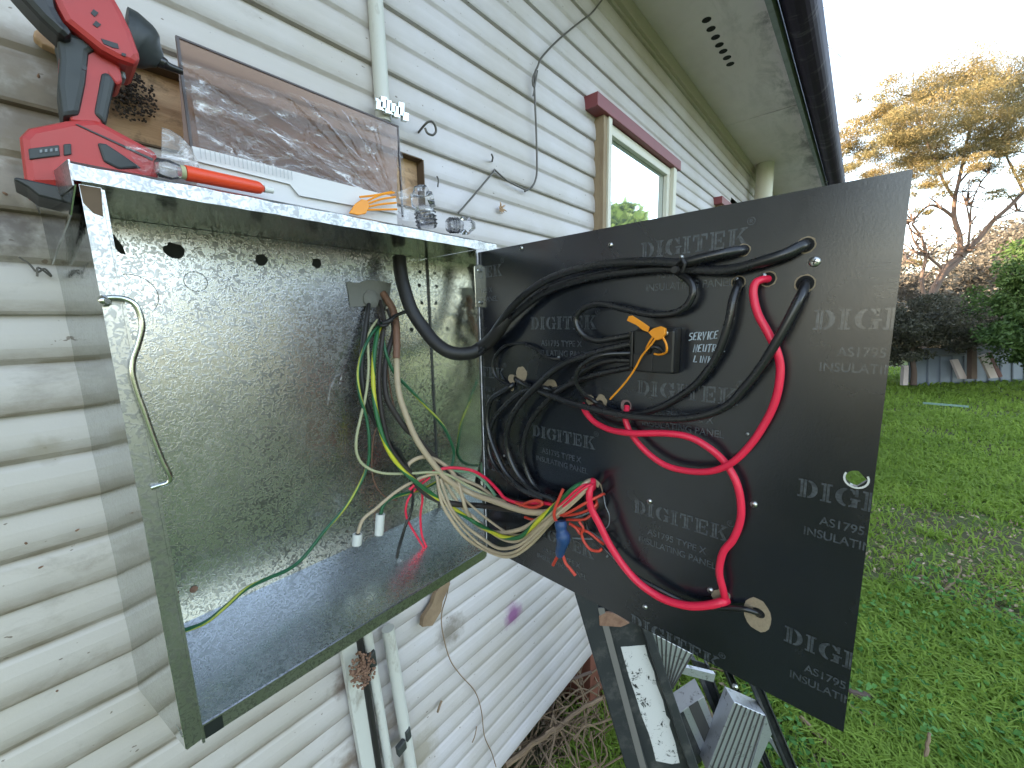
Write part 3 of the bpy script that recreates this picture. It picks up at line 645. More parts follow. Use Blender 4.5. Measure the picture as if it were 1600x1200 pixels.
# bare wood where holes were drilled
bdisc(815, 584, .0125, .013, .0004, M['fibre'], 'bare_patch', jit=.15); bdisc(800, 592, .009, .008, .0005, M['fibre'], 'bare_patch', jit=.2); bdisc(800, 606, .005, .006, .0005, M['fibre'], 'bare_patch', jit=.2)
bdisc(861, 604, .0125, .013, .0004, M['fibre'], 'bare_patch', jit=.2); bdisc(850, 600, .008, .008, .0005, M['fibre'], 'bare_patch', jit=.2); bdisc(860, 610, .0075, .0085, .0009, M['hole'], 'drilled_hole')
bdisc(940, 627, .009, .010, .0004, M['fibre'], 'bare_patch', jit=.3); bdisc(922, 625, .007, .009, .0004, M['fibre'], 'bare_patch', jit=.3); bdisc(938, 632, .006, .007, .0009, M['hole'], 'drilled_hole')
bdisc(978, 634, .0082, .0092, .0004, mat('worn_grommet', (.22, .14, .13), .8), 'bare_patch', jit=.1); bdisc(980, 634, .005, .006, .0008, M['hole'], 'drilled_hole')
bdisc(1126, 932, .009, .013, .0004, M['fibre'], 'bare_patch', jit=.25, rot=-.6); bdisc(1183, 960, .0150, .0215, .0004, M['fibre'], 'bare_patch', jit=.06, rot=.12, label='oval bare brown patch round the lowest cable hole'); bdisc(1185, 957, .0072, .0058, .0009, M['hole'], 'drilled_hole', rot=-.3)
for (u, v, r_) in [(1162, 391, .0072), (1260, 383, .0085), (1258, 443, .0095), (1154, 441, .0075), (1200, 436, .0085), (806, 592, .006), (928, 765, .017)]:
    bdisc(u, v, r_, r_, .0006, M['fibre'], 'hole_rim', jit=.12); bdisc(u, v, r_*.84, r_*.84, .0011, M['hole'], 'drilled_hole')
mb = MB(); t, z = loc(936, 782); 
for k in range(10): pass
mb.lathe(B(t-.004, z+.0, 0), BN, [(0, .017), (.012, .0165), (.016, .013), (.012, .011), (.002, .010)], 22); obj('grommet', mb, M['cblack2'], panel, label='black rubber grommet round the bundle hole')
# ---- neutral link block
tl = loc(988, 513, .03); br_ = loc(1062, 588, .03); link = thing('neutral_link_block', B((tl[0]+br_[0])/2, br_[1]), 'black square terminal block with a sealed cover mounted in the middle of the black panel', 'terminal block')
t0, z1_ = tl; t1, z0_ = br_
mb = MB(); mb.obox(B(t0, z0_, .0), BU*(t1-t0-.011), BV*(z1_-z0_), BN*.018); obj('base', mb, M['linkbox'], link, bevel=.002)
mb = MB(); mb.obox(B(t0+.003, z0_+.002, .0181), BU*(t1-t0-.010), BV*(z1_-z0_-.004), BN*.014); obj('cover', mb, M['linkbox'], link, bevel=.003)
mb = MB(); mb.obox(B(t0-.006, z0_+.006, .004), BU*.0045, BV*(z1_-z0_-.01), BN*.020); obj('side_shield', mb, M['linkbox'], link, bevel=.0015)
mb = MB(); mb.obox(B(t0+.004, z0_+.004, .0322), BU*.026, BV*.022, BN*.0015); obj('raised_label', mb, M['cblack2'], link, bevel=.001)
mb = MB(); a_ = loc(1025, 548, .034); mb.tube(catmull([B(a_[0]-.009, a_[1]-.004, .031), B(a_[0]-.006, a_[1]+.004, .039), B(a_[0]+.004, a_[1]+.004, .039), B(a_[0]+.008, a_[1]-.004, .031)], 6), .0022, 8); obj('sealing_eye', mb, M['cblack2'], link)
mb = MB(); mb.lathe(B(t1-.018, z1_-.006, .032), BN, [(0, .0032), (.002, .003), (.0026, .001)], 10); obj('screw', mb, M['screw'], link)
# orange seal
SO = .040
seal = thing('orange_security_seal', onB(1015, 525, SO), 'orange plastic pull tight seal threaded through the black terminal block', 'seal')
def opoly(mb, pts, o, th): mb.prism([onB(u, v, o) for u, v in pts], -BN*th)
mb = MB(); opoly(mb, [(982, 494), (987, 493), (1003, 503), (1014, 511), (1012, 519), (1004, 516), (994, 508), (979, 501)], SO, .003); obj('flag', mb, M['orange'], seal, bevel=.0006)
mb = MB(); opoly(mb, [(1012, 519), (1021, 513), (1031, 510), (1039, 513), (1039, 522), (1033, 530), (1026, 532), (1018, 526)], SO+.002, .006); obj('head', mb, M['orange'], seal, bevel=.001)
mb = MB(); mb.tube(catmull([onB(u, v, SO+.001) for u, v in [(1026, 526), (1018, 538), (1003, 556), (991, 578), (975, 600), (953, 624)]], 8), [.0016]*30+[.0011]*20 if False else .0013, 8); obj('tail', mb, M['orange'], seal)
mb = MB(); mb.tube(catmull([onB(u, v, o) for u, v, o in [(1034, 524, SO), (1041, 538, SO+.002), (1041, 550, SO), (1031, 554, .034), (1022, 553, .034)]], 8), .0014, 8)
mb.tube(catmull([onB(u, v, o) for u, v, o in [(1022, 524, SO), (1013, 538, SO), (1010, 546, .036), (1014, 549, .032)]], 8), .0014, 8); obj('loop', mb, M['orange'], seal)

# ================================================================== CABLES
def CP(u, v, o): return onY(u, v, o) if o < 0 else onB(u, v, o)
def cable(name, label, m, px, pts, group=None, cat='cable', n=7, seg=10, parent=None, ends=None):
    P = catmull([CP(*p) for p in pts], n)
    mid = len(P)//2; r = px/2/F*depth(P[mid]) if not hasattr(px, '__len__') else [np.interp(i/(len(P)-1), np.linspace(0, 1, len(px)), px)/2/F*depth(P[mid]) for i in range(len(P))]
    mb = MB(); mb.tube(P, r, seg)
    o = obj(name, mb, m, parent, label, None if parent else cat, group)
    return o
G1 = 'heavy black cables across the panel'; G2 = 'thin house wires in the box'; G3 = 'red cables on the panel'; G4 = 'black tails to the terminal block'; G5 = 'beige wires in the bundle'
cable('supply_cable', 'thick black cable dropping from the box ceiling and ending at the upper right panel hole', M['cblack'], 12,
      [(627, 400, -.055), (629, 420, -.06), (634, 450, -.07), (645, 480, -.085), (662, 508, -.105), (683, 532, -.13), (708, 547, -.155), (735, 548, -.175), (755, 540, .022), (780, 516, .02), (806, 490, .018), (842, 462, .016), (880, 445, .014), (940, 430, .013), (1015, 421, .012), (1062, 420, .012), (1115, 423, .013), (1150, 420, .014), (1187, 410, .014), (1225, 398, .012), (1250, 386, .006), (1258, 383, .0)], G1)
cable('supply_cable', 'thick black cable riding above its twin and ending at the hole beside the registered mark', M['cblack'], 11,
      [(620, 400, -.05), (622, 420, -.055), (627, 450, -.065), (638, 482, -.08), (656, 510, -.10), (678, 536, -.125), (704, 553, -.15), (733, 554, -.17), (755, 545, .03), (778, 508, .032), (806, 474, .03), (840, 446, .028), (880, 427, .026), (940, 413, .023), (1015, 409, .021), (1062, 411, .021), (1100, 403, .018), (1137, 395, .013), (1155, 392, .006), (1162, 391, .0)], G1)
mb = MB(); P = catmull([CP(*p) for p in [(624, 402, -.055), (626, 425, -.06), (632, 452, -.07), (643, 484, -.085), (661, 512, -.105), (681, 536, -.13), (705, 551, -.155), (734, 552, -.175), (752, 543, .024), (768, 530, .026), (782, 512, .026), (796, 496, .024)]], 7)
mb.tube(P, [10.4/F*depth(p)*(1 if i < len(P)-8 else 1-.05*(i-len(P)+8)) for i, p in enumerate(P)], 14)
obj('cable_sheath', mb, M['cblack2'], None, 'thick dull black outer sheath round the two supply cables where they leave the box', 'cable sheath')
cable('neutral_tail', 'looped black cable curling from the twin cables back into the terminal block', M['cblack'], 10.5,
      [(1050, 418, .010), (1066, 430, .012), (1080, 442, .016), (1083, 458, .018), (1073, 478, .018), (1050, 490, .018), (1015, 491, .02), (977, 483, .022), (940, 475, .024), (915, 480, .024), (901, 494, .024), (902, 510, .024), (914, 525, .022), (935, 532, .02), (958, 529, .016), (985, 524, .012)], G4)
cable('black_cable', 'shorter black cable bending from the middle top hole down and left under its longer neighbour', M['cblack'], 12,
      [(1154, 441, .0), (1152, 449, .010), (1145, 470, .018), (1139, 502, .020), (1127, 540, .02), (1112, 570, .019), (1087, 601, .018), (1050, 627, .017), (1020, 641, .016), (990, 648, .014), (960, 645, .012), (938, 634, .004), (934, 631, .0)], G1)
cable('black_cable', 'longest black cable sweeping from the right hole below the terminal block to a left hole', M['cblack'], 12.5,
      [(1258, 443, .0), (1256, 452, .012), (1246, 472, .022), (1221, 520, .026), (1191, 570, .026), (1163, 606, .026), (1137, 633, .026), (1100, 649, .027), (1050, 655, .028), (990, 651, .029), (940, 642, .029), (890, 629, .028), (852, 615, .024), (822, 602, .014), (808, 594, .0)], G1)
cable('link_tail', 'black tail leaving the terminal block lowest, dropping in a wide arc to the bundle', M['cblack'], 8,
      [(985, 574, .008), (945, 582, .012), (915, 590, .014), (880, 606, .016), (857, 625, .018), (835, 650, .018), (822, 676, .018), (817, 705, .016), (821, 732, .014), (836, 760, .012), (862, 783, .02), (885, 790, .03)], G4)
cable('link_tail', 'black tail curving from the terminal block top side to the wire bundle', M['cblack'], 10,
      [(985, 538, .012), (945, 547, .018), (915, 556, .02), (890, 564, .022), (865, 579, .024), (840, 602, .026), (815, 628, .026), (798, 655, .024), (791, 683, .022), (795, 712, .02), (812, 745, .018), (835, 768, .02), (868, 782, .03)], G4)
cable('link_tail', 'short black tail hooking from the terminal block into the hole by the orange tail', M['cblack'], 7,
      [(985, 552, .016), (945, 554, .03), (922, 562, .034), (905, 576, .034), (900, 597, .03), (912, 616, .018), (924, 624, .006), (936, 632, .0)], G4)
cable('link_tail', 'black tail running from the terminal block to the second bare drilled hole', M['cblack'], 9,
      [(985, 563, .010), (955, 563, .014), (925, 572, .016), (900, 590, .016), (880, 605, .012), (862, 609, .0)], G4)
cable('black_wire', 'black wire arching farthest left on the panel from a bare hole into the bundle', M['cblack'], 8,
      [(803, 600, .0), (795, 606, .008), (768, 624, .014), (761, 650, .016), (765, 680, .018), (775, 708, .02), (790, 738, .02), (815, 762, .02), (845, 776, .024), (870, 782, .03)], G4)
cable('black_wire', 'thin shiny black wire forming the inner left loop beside the panel edge', M['cblack'], 7,
      [(862, 611, .0), (846, 606, .010), (815, 613, .014), (788, 635, .014), (772, 655, .012), (764, 680, .012), (764, 703, .014), (773, 727, .016), (792, 747, .018), (820, 768, .022), (850, 780, .028)], G4)
cable('black_wire', 'thinnest black wire arching above the upper left bare patch between two screws', M['cblack'], 4.5,
      [(875, 561, .002), (862, 560, .006), (850, 556, .008), (835, 545, .009), (815, 537, .009), (790, 540, .009), (775, 555, .009), (770, 573, .009), (776, 590, .008), (790, 600, .006), (803, 603, .001)], G4)
cable('red_cable', 'long red cable snaking down from the panel top to a grommet in its middle', M['cred'], 11.8,
      [(1200, 436, .0), (1190, 437, .010), (1180, 443, .016), (1177, 460, .018), (1184, 490, .02), (1200, 520, .02), (1213, 547, .020), (1219, 573, .018), (1217, 602, .018), (1210, 630, .018), (1198, 656, .018), (1175, 692, .02), (1145, 722, .022), (1112, 736, .02), (1075, 736, .018), (1040, 727, .017), (1010, 706, .016), (987, 679, .014), (977, 655, .012), (979, 641, .004), (980, 635, .0)], G3)
cable('red_cable', 'red cable waving from the panel middle to the lower right hole', M['cred'], 11.5,
      [(910, 632, .008), (916, 645, .014), (930, 660, .016), (955, 672, .02), (990, 677, .026), (1040, 677, .022), (1077, 683, .018), (1108, 700, .016), (1132, 722, .012), (1149, 750, .014), (1157, 780, .014), (1157, 812, .014), (1146, 842, .015), (1130, 863, .016), (1124, 893, .016), (1130, 922, .013), (1134, 938, .003)], G3)
cable('red_cable', 'red cable drooping from the wire bundle to the lower right hole', M['cred'], 11.5,
      [(926, 762, .004), (926, 752, .022), (921, 770, .034), (923, 792, .034), (937, 820, .03), (953, 852, .026), (975, 885, .022), (1000, 912, .02), (1035, 935, .018), (1072, 946, .018), (1103, 946, .016), (1126, 941, .012), (1136, 938, .003)], G3)
cable('black_wire', 'black wire following the drooping red cable to the oval bare patch', M['cblack'], 7,
      [(926, 775, .004), (915, 800, .012), (918, 828, .014), (938, 850, .016), (955, 868, .016), (980, 892, .016), (1025, 918, .014), (1075, 942, .010), (1119, 949, .008), (1159, 951, .010), (1178, 956, .006), (1186, 959, .0)], G4)
# wires inside the box, bundle towards the panel hole at (920,760)
EX = [(860, 795, .036), (885, 778, .038), (906, 762, .036), (922, 752, .02), (930, 756, .002)]
def ex(du, dv, o=0): return [(u+du*(1-i/5), v+dv*(1-i/4), max(.001, oo+o*(1-i/4))) for i, (u, v, oo) in enumerate(EX)]
cable('house_cable', 'beige cable bending from the sealant patch to the panel bundle, topmost beige one', M['cbeige'], 9,
      [(604, 470, -.02), (613, 483, -.03), (619, 507, -.04), (620, 537, -.05), (620, 575, -.06), (623, 612, -.075), (632, 642, -.085), (650, 685, -.10), (675, 722, -.115), (700, 750, -.13), (737, 771, -.155), (775, 784, .03), (800, 793, .032), (830, 800, .035)]+ex(0, 4), G5)
mb = MB(); P = catmull([CP(*p) for p in [(598, 458, -.018), (606, 470, -.028), (614, 484, -.033), (619, 507, -.042), (620, 537, -.052), (619.5, 560, -.058)]], 7); mb.tube(P, 5.6/F*depth(P[20]), 9); obj('cable_sheath', mb, M['cbrown'], None, 'short brown sheath on the beige cable just below the sealant patch', 'cable sheath')
cable('house_cable', 'old dark brown cable hanging straight from the sealant then sweeping low to the right', M['cdark'], [6, 7, 9, 9.5, 9.5, 9],
      [(593, 470, -.02), (597, 485, -.03), (600, 505, -.04), (595, 550, -.05), (592, 600, -.06), (597, 650, -.07), (608, 695, -.08), (625, 722, -.09), (641, 740, -.10), (658, 765, -.11), (682, 780, -.125), (713, 788, -.145), (750, 790, .012), (800, 796, .014), (835, 797, .02)]+ex(0, 2, -.012), G2)
cable('house_cable', 'dark brown cable crossing behind the beige one from the black tie to the panel', M['cdark'], [7, 8, 9, 10, 9, 8],
      [(606, 482, -.025), (613, 500, -.03), (615, 520, -.035), (606, 550, -.045), (601, 580, -.05), (604, 620, -.06), (620, 650, -.07), (635, 670, -.08), (652, 685, -.09), (676, 712, -.10), (712, 743, -.12), (745, 762, .008), (778, 778, .012), (820, 788, .016), (850, 792, .022)]+ex(0, 0, -.014)[1:], G2)
cable('cut_cable', 'short black cable ending in a frayed tip left of the hanging wires', M['cblack2'], [6, 8, 9, 9, 8, 3],
      [(577, 470, -.02), (574, 490, -.028), (570, 520, -.032), (566, 555, -.038), (565, 590, -.044), (572, 625, -.05), (581, 650, -.055), (588, 668, -.06)], G2)
cable('earth_wire', 'green wire hanging down and lying across the box floor to its left edge', M['cgreen'], 5,
      [(597, 505, -.035), (588, 513, -.04), (578, 526, -.043), (565, 555, -.05), (559, 587, -.055), (563, 620, -.06), (573, 655, -.065), (577, 690, -.07), (575, 725, -.07), (562, 757, -.07), (540, 792, -.07), (507, 830, -.07), (475, 870, -.07), (450, 890, -.075), (420, 903, -.08), (385, 920, -.088), (350, 950, -.10), (320, 973, -.105), (280, 988, -.115)], G2)
cable('earth_wire', 'striped green and yellow wire running along the underside of the beige bundle', M['cgy'], 6.5,
      [(596, 508, -.038), (590, 520, -.04), (585, 550, -.05), (583, 587, -.06), (585, 625, -.07), (592, 662, -.08), (605, 700, -.09), (625, 730, -.10), (650, 753, -.115), (687, 781, -.13), (712, 797, -.145), (742, 816, -.165), (770, 832, .04), (790, 840, .042), (812, 839, .044), (830, 824, .046), (850, 805, .048), (876, 782, .048), (898, 762, .044), (912, 756, .03), (926, 756, .004)], G2)
cable('earth_wire', 'green wire swinging right near the side sheet and back into a white connector', M['cgreen'], 4.5,
      [(598, 520, -.04), (603, 552, -.05), (616, 582, -.055), (638, 606, -.06), (675, 645, -.07), (695, 670, -.075), (707, 697, -.08), (709, 712, -.08), (704, 732, -.085), (686, 751, -.09), (651, 767, -.09), (616, 776, -.09), (600, 788, -.09), (595, 803, -.09)], G2)
cable('yellow_wire', 'pale yellow wire making a wide loop at the left then running level to the bundle', M['cpale'], 4.5,
      [(590, 500, -.03), (579, 515, -.035), (575, 535, -.04), (576, 575, -.05), (572, 615, -.058), (563, 655, -.064), (557, 685, -.068), (558, 710, -.07), (570, 728, -.075), (597, 739, -.085), (637, 740, -.10), (675, 738, -.12), (700, 742, -.13), (730, 758, -.15), (758, 772, .02), (790, 784, .025)], G2)
cable('beige_wire', 'beige wire dropping left from the bundle into the left white connector', M['cbeige'], 5,
      [(690, 738, -.125), (662, 745, -.11), (637, 757, -.10), (614, 772, -.095), (587, 795, -.09), (567, 812, -.088), (559, 834, -.088)], G5)
cable('beige_wire', 'beige wire arching over the crossing point before joining the bundle', M['cbeige'], 6,
      [(634, 735, -.09), (642, 722, -.095), (662, 714, -.10), (688, 722, -.11), (712, 745, -.13), (722, 775, -.15), (730, 800, -.158), (745, 820, .02), (775, 832, .03), (810, 828, .036), (840, 812, .038)]+ex(0, 0)[1:], G5)
cable('beige_wire', 'beige wire with the lowest sag of the bundle below the front lip of the box', M['cbeige'], 5.4,
      [(683, 745, -.12), (686, 765, -.13), (692, 790, -.14), (712, 822, -.155), (730, 842, -.165), (752, 856, .03), (780, 868, .034), (800, 869, .036), (820, 858, .038), (838, 842, .04), (861, 816, .042), (890, 790, .044), (913, 768, .036), (924, 755, .016), (932, 758, .001)], G5)
cable('beige_wire', 'beige wire second from the bottom of the sagging bundle', M['cbeige'], 5.4,
      [(688, 748, -.125), (695, 770, -.135), (706, 796, -.148), (728, 822, -.16), (752, 840, .034), (778, 856, .038), (802, 855, .042), (822, 845, .044), (843, 826, .046), (870, 802, .047), (898, 778, .046), (916, 760, .036), (926, 752, .016), (932, 757, .001)], G5)
cable('beige_wire', 'beige wire in the middle of the sagging bundle just under the striped wire', M['cbeige'], 5.4,
      [(690, 742, -.12), (702, 765, -.13), (720, 790, -.145), (740, 808, -.16), (760, 826, .03), (785, 842, .034), (806, 846, .036), (826, 836, .038), (850, 815, .04), (876, 792, .042), (900, 768, .042), (916, 754, .034), (927, 750, .014), (934, 756, .001)], G5)
cable('beige_wire', 'thin beige wire strand hugging the inner top of the sagging bundle', M['cbeige'], 4.2,
      [(685, 736, -.12), (706, 757, -.135), (728, 782, -.15), (748, 800, -.168), (768, 816, .026), (792, 832, .03), (812, 836, .034), (832, 826, .04), (856, 806, .046), (880, 786, .05), (904, 764, .046), (918, 753, .034), (930, 752, .01), (934, 758, .001)], G5)
cable('beige_wire', 'thin beige wire strand slipping between the two lowest sagging wires', M['cbeige'], 4.2,
      [(681, 742, -.118), (688, 768, -.135), (702, 796, -.148), (722, 824, -.162), (750, 850, .036), (780, 864, .04), (802, 863, .044), (823, 850, .046), (842, 833, .048), (868, 806, .05), (895, 782, .048), (915, 764, .038), (927, 753, .014), (934, 760, .001)], G5)
cable('brown_wire', 'rusty brown thin wire hanging close behind the green wires', M['cbrown'], 2.6,
      [(604, 560, -.03), (607, 590, -.035), (612, 620, -.04), (617, 642, -.045)], G2)
cable('brown_wire', 'rusty brown thin wire trailing from the cut cable tip down to the floor', M['cbrown'], 2.2,
      [(588, 668, -.06), (583, 690, -.06), (581, 735, -.055), (588, 760, -.05), (603, 777, -.045), (620, 782, -.04)], G2)
cable('red_wire', 'thin red wire arching from the crossing point on to the left edge of the panel', M['cred'], 5,
      [(640, 765, -.10), (652, 754, -.105), (672, 740, -.11), (690, 733, -.12), (709, 731, -.13), (737, 735, -.15), (760, 748, .02), (778, 766, .022), (790, 779, .024), (815, 787, .026), (847, 786, .03), (868, 790, .03)], G3)
cable('red_wire', 'thin red wire hanging to the clear cap, left of a matching pair', M['cred'], 3.6,
      [(672, 746, -.11), (652, 762, -.10), (639, 778, -.098), (634, 795, -.096), (637, 813, -.094), (650, 836, -.092), (663, 857, -.09), (672, 868, -.09)], G3)
cable('red_wire', 'thin red wire hanging to the clear cap, right of a matching pair', M['cred'], 3.6,
      [(648, 757, -.098), (658, 767, -.10), (660, 782, -.098), (657, 805, -.096), (659, 835, -.094), (667, 856, -.09), (674, 869, -.09)], G3)
cable('black_wire', 'short black wire hanging to its own clear cap on the box floor', M['cblack'], 4.5,
      [(620, 700, -.09), (636, 728, -.095), (641, 752, -.10), (645, 780, -.098), (642, 800, -.096), (634, 820, -.095), (627, 845, -.093), (622, 862, -.09), (620, 872, -.09)], G2)
cable('black_wire', 'black wire twisted beside the cap wire above the box floor', M['cblack'], 3.5,
      [(612, 690, -.085), (630, 722, -.09), (640, 745, -.095), (645, 775, -.093), (641, 806, -.09), (632, 826, -.09), (624, 850, -.09), (620, 868, -.09)], G2)
cable('green_wire', 'pale mint green wire curving between the dark cable and the red arch', M['cmint'], 4.5,
      [(704, 735, -.12), (735, 738, -.14), (755, 750, .008), (775, 775, .014)], G2)
cable('grey_wire', 'pale grey wire peeking out beside the dark cable at the panel edge', M['cbeige'], 5,
      [(704, 742, -.125), (730, 752, -.145), (752, 762, .012), (778, 782, .018)], G2)
# zip tie
mb = MB(); mb.tube(catmull([onY(u, v, y) for u, v, y in [(598, 505, -.05), (608, 502, -.056), (617, 494, -.056), (633, 487, -.05)]], 5), [.0048]*8+[.0032]*8, 8)
mb.tube(catmull([onY(u, v, y) for u, v, y in [(592, 500, -.03), (594, 508, -.05), (604, 508, -.055), (610, 500, -.045)]], 5), .003, 8)
obj('cable_tie', mb, M['cblack2'], None, 'black tie strapped round the hanging wires with its end sticking out right', 'cable tie')
# white connectors
for (u0, v0, u1, v1, w, lab) in [(559, 834, 557, 852, 15, 'short white plastic connector on the beige wire, left of the taller one'), (594.5, 803, 592, 836, 14, 'taller white plastic connector on the green wire standing on the box floor')]:
    a, b = onY(u0, v0, -.09), onY(u1, v1, -.09); r = w/2/F*depth(a); mb = MB(); ax = (b-a)
    mb.lathe(a, ax, [(.003, r*.55), (0, r*.62), (0, r*.95), (.001, r), (ax.length-.001, r*.96), (ax.length, r*.8)], 14); c = obj('wire_connector', mb, M['wplast'], None, lab, 'connector', 'white wire connectors')
    LOC[c.name] = LOC[c.name]
    mb = MB(); mb.lathe(a-ax.normalized()*.0002, ax, [(.0, r*.5), (.0004, r*.5)], 10); obj('opening', mb, M['hole'], c)
# clear end caps
for (u, v, lab) in [(623, 883, 'clear plastic crimp cap on the black wire'), (679, 876, 'clear plastic crimp cap on the red wire pair')]:
    a = onY(u, v-9, -.09); b = onY(u+4, v+9, -.095); mb = MB(); ax = b-a
    mb.lathe(a, ax, [(0, .0035), (.003, .0055), (ax.length*.7, .006), (ax.length, .0078), (ax.length+.001, .002)], 9)
    mb.lathe(b, (1, .3, .2), [(0, .002), (.004, .0045), (.010, .003), (.013, .001)], 7)
    obj('crimp_cap', mb, M['clear'], None, lab, 'wire cap')
# orange-red jumper wires near the bundle hole
J = [[(868, 800, .04), (877, 805, .045), (890, 800, .045), (915, 786, .04), (940, 773, .02), (944, 772, .003)],
     [(840, 783, .04), (848, 788, .042), (830, 793, .042), (806, 786, .04)],
     [(812, 790, .038), (835, 782, .042), (848, 786, .042), (838, 793, .04), (820, 790, .038)],
     [(880, 806, .035), (905, 802, .035), (928, 792, .03), (932, 783, .02), (926, 775, .004)],
     [(890, 818, .03), (905, 826, .03), (920, 832, .028), (935, 844, .026), (943, 850, .02)],
     [(905, 815, .034), (911, 825, .034), (907, 834, .034), (900, 825, .034), (890, 818, .034)],
     [(908, 832, .03), (912, 845, .03), (922, 858, .03), (935, 861, .028), (941, 857, .025)],
     [(885, 812, .03), (910, 812, .026), (922, 806, .02), (934, 790, .010), (934, 780, .002)],
     [(820, 808, .02), (835, 812, .022), (850, 806, .03), (872, 800, .034)]]
labs = ['orange red jumper crossing the bundle just above the blue tape', 'orange red wire curling left under the beige bundle', 'orange red wire folded tightly in the left curl', 'orange red jumper rising to the upper rim of the hole', 'orange red jumper slanting down right below the hole', 'small orange red loop directly right of the blue tape', 'lowest orange red loop right of the blue tape', 'orange red wire entering the hole beneath the jumper', 'orange red wire under the bundle, leftmost']
for p, l in zip(J, labs): cable('jumper_wire', l, M['cor'], 4.6, p, 'orange red jumper wires', 'wire', n=6, seg=8)
for p, l, mm, w in [([(890, 812, .02), (915, 803, .02), (930, 795, .01), (934, 785, .001)], 'thin grey wire in the tangle beside the hole', M['cgrey'], 2.6), ([(920, 830, .016), (938, 842, .018), (955, 860, .016), (948, 870, .01)], 'thin grey wire crossing behind the drooping red cable', M['cgrey'], 3), ([(895, 841, .014), (925, 842, .016), (942, 842, .014)], 'thin grey wire lying level below the tangle', M['cgrey'], 3), ([(943, 772, .01), (946, 790, .016), (952, 805, .016), (951, 820, .014), (944, 828, .012)], 'hair thin grey wire looping below the hole', M['cgrey'], 1.6)]:
    cable('grey_wire', l, mm, w, p, G2, 'wire', n=6, seg=6)
for du, l in [(0, 'red wire lying on top of the beige bundle near the hole'), (8, 'second red wire lying in the beige bundle near the hole')]:
    cable('bundle_wire', l, M['cred'], 4, [(872+du, 792, .05), (885+du, 780, .052), (900+du, 766, .05), (915+du, 757, .04), (926+du*.5, 756, .01)], G3, 'wire', n=6, seg=8)
# blue taped joint
tp = catmull([onB(u, v, o) for u, v, o in [(876, 814, .05), (877, 828, .052), (880, 842, .052), (877, 855, .05), (874, 868, .048)]], 5)
mb = MB(); mb.tube(tp, [.0085, .009, .010, .0095, .0090, .0085, .0090, .0105, .0115, .0115, .0110, .0105, .0100, .0095, .0088, .0085, .0082, .0078, .0076, .0072, .0060], 10); tape = obj('taped_joint', mb, M['cblue'], None, 'blue tape wrapped round an orange wire joint hanging in front of the panel', 'taped joint')
for p in [[(880, 764, .05), (874, 778, .054), (867, 795, .056), (866, 808, .054), (872, 818, .05)], [(872, 868, .046), (868, 875, .046), (864, 883, .045)], [(879, 866, .046), (884, 880, .046), (892, 890, .044), (899, 899, .042)]]:
    P = catmull([onB(*q) for q in p], 6); mb = MB(); mb.tube(P, 2.5/F*depth(P[0]), 8); obj('wire_end', mb, M['cor'], tape)
mb = MB(); mb.tube([onB(1059, 412, .03), onB(1066, 405, .034), onB(1070, 412, .034), onB(1067, 424, .032), onB(1060, 428, .02), onB(1056, 420, .02), onB(1059, 412, .03)], .0022, 8); mb.lathe(onB(1056, 422, .034), BN, [(0, .005), (.005, .004)], 8)
obj('cable_tie', mb, M['cblack2'], None, 'black cable tie clamping the twin cables below the letter T', 'cable tie')

# ================================================================== ON THE LID
LZ = ZB+.6225
def Lp(u, v, y): return onY(u, v, y)
# white carton
ct = thing('white_carton', (.26, -.09, LZ), 'long open white carton lying on top of the box in front of the wall', 'carton')
x0, x1, yf, yb, h = onY(300, 230, -.125).x, onY(618, 302, -.125).x, -.125, -.040, onY(300, 228, -.125).z-LZ
mb = MB(); mb.box((x0, yf, LZ), (x1, yf+.002, LZ+h)); obj('front_panel', mb, M['carton'], ct); mb = MB(); mb.box((x0, yb-.002, LZ), (x1, yb, LZ+h)); obj('rear_panel', mb, M['carton'], ct)
mb = MB(); mb.box((x0, yf+.0025, LZ), (x0+.002, yb-.0025, LZ+h)); obj('end_panel', mb, M['carton'], ct); mb = MB(); mb.box((x1-.002, yf+.0025, LZ), (x1, yb-.0025, LZ+h)); obj('end_panel', mb, M['carton'], ct)
mb = MB(); mb.prism([(x0, yf-.0012, LZ+h-.003), (x1, yf-.0012, LZ+h-.003), (x1, yf-.004, LZ+h-.026), (x0+.11, yf-.004, LZ+h-.030), (x0+.10, yf-.003, LZ+h-.018), (x0, yf-.003, LZ+h-.016)], (0, .001, 0)); obj('folded_flap', mb, M['carton'], ct)
mb = MB()
for i in range(22): mb.box((x0+.006+i*.0046, yf-.0045, LZ+.040), (x0+.0068+i*.0046, yf-.0041, LZ+.051))
obj('printed_ticks', mb, mat('grey_ink', (.42, .42, .43), .7), ct)
# smoked cover
ys_ = -.052
sp = [onY(u, v, ys_) for u, v in [(274, 55), (622, 190), (614, 302), (284, 212)]]
sp = [(sp[0].x, ys_, sp[0].z), (sp[1].x, ys_, sp[0].z), (sp[2].x+.004, ys_, sp[3].z-.04), (sp[3].x, ys_, sp[3].z-.04)]
sc_ = thing('smoked_cover', (.27, ys_, LZ+.05), 'brown smoked clear plastic cover standing in the white carton against the wall', 'cover')
mb = MB(); mb.add(sp, [(0, 1, 2, 3)]); obj('sheet', mb, M['smoke'], sc_)
mb = MB(); e = .0022
X0, X1, Zt, Zb_ = sp[0][0], sp[1][0], sp[0][2], sp[3][2]
mb.box((X0, ys_-.0012, Zt-e), (X1, ys_+.0032, Zt)); mb.box((X0, ys_-.0012, Zb_), (X0+e*1.4, ys_+.0032, Zt-e)); mb.box((X1-e, ys_-.0012, Zb_), (X1, ys_+.0032, Zt-e)); obj('dark_rim', mb, mat('smoked_edge', (.05, .03, .025), .3), sc_)
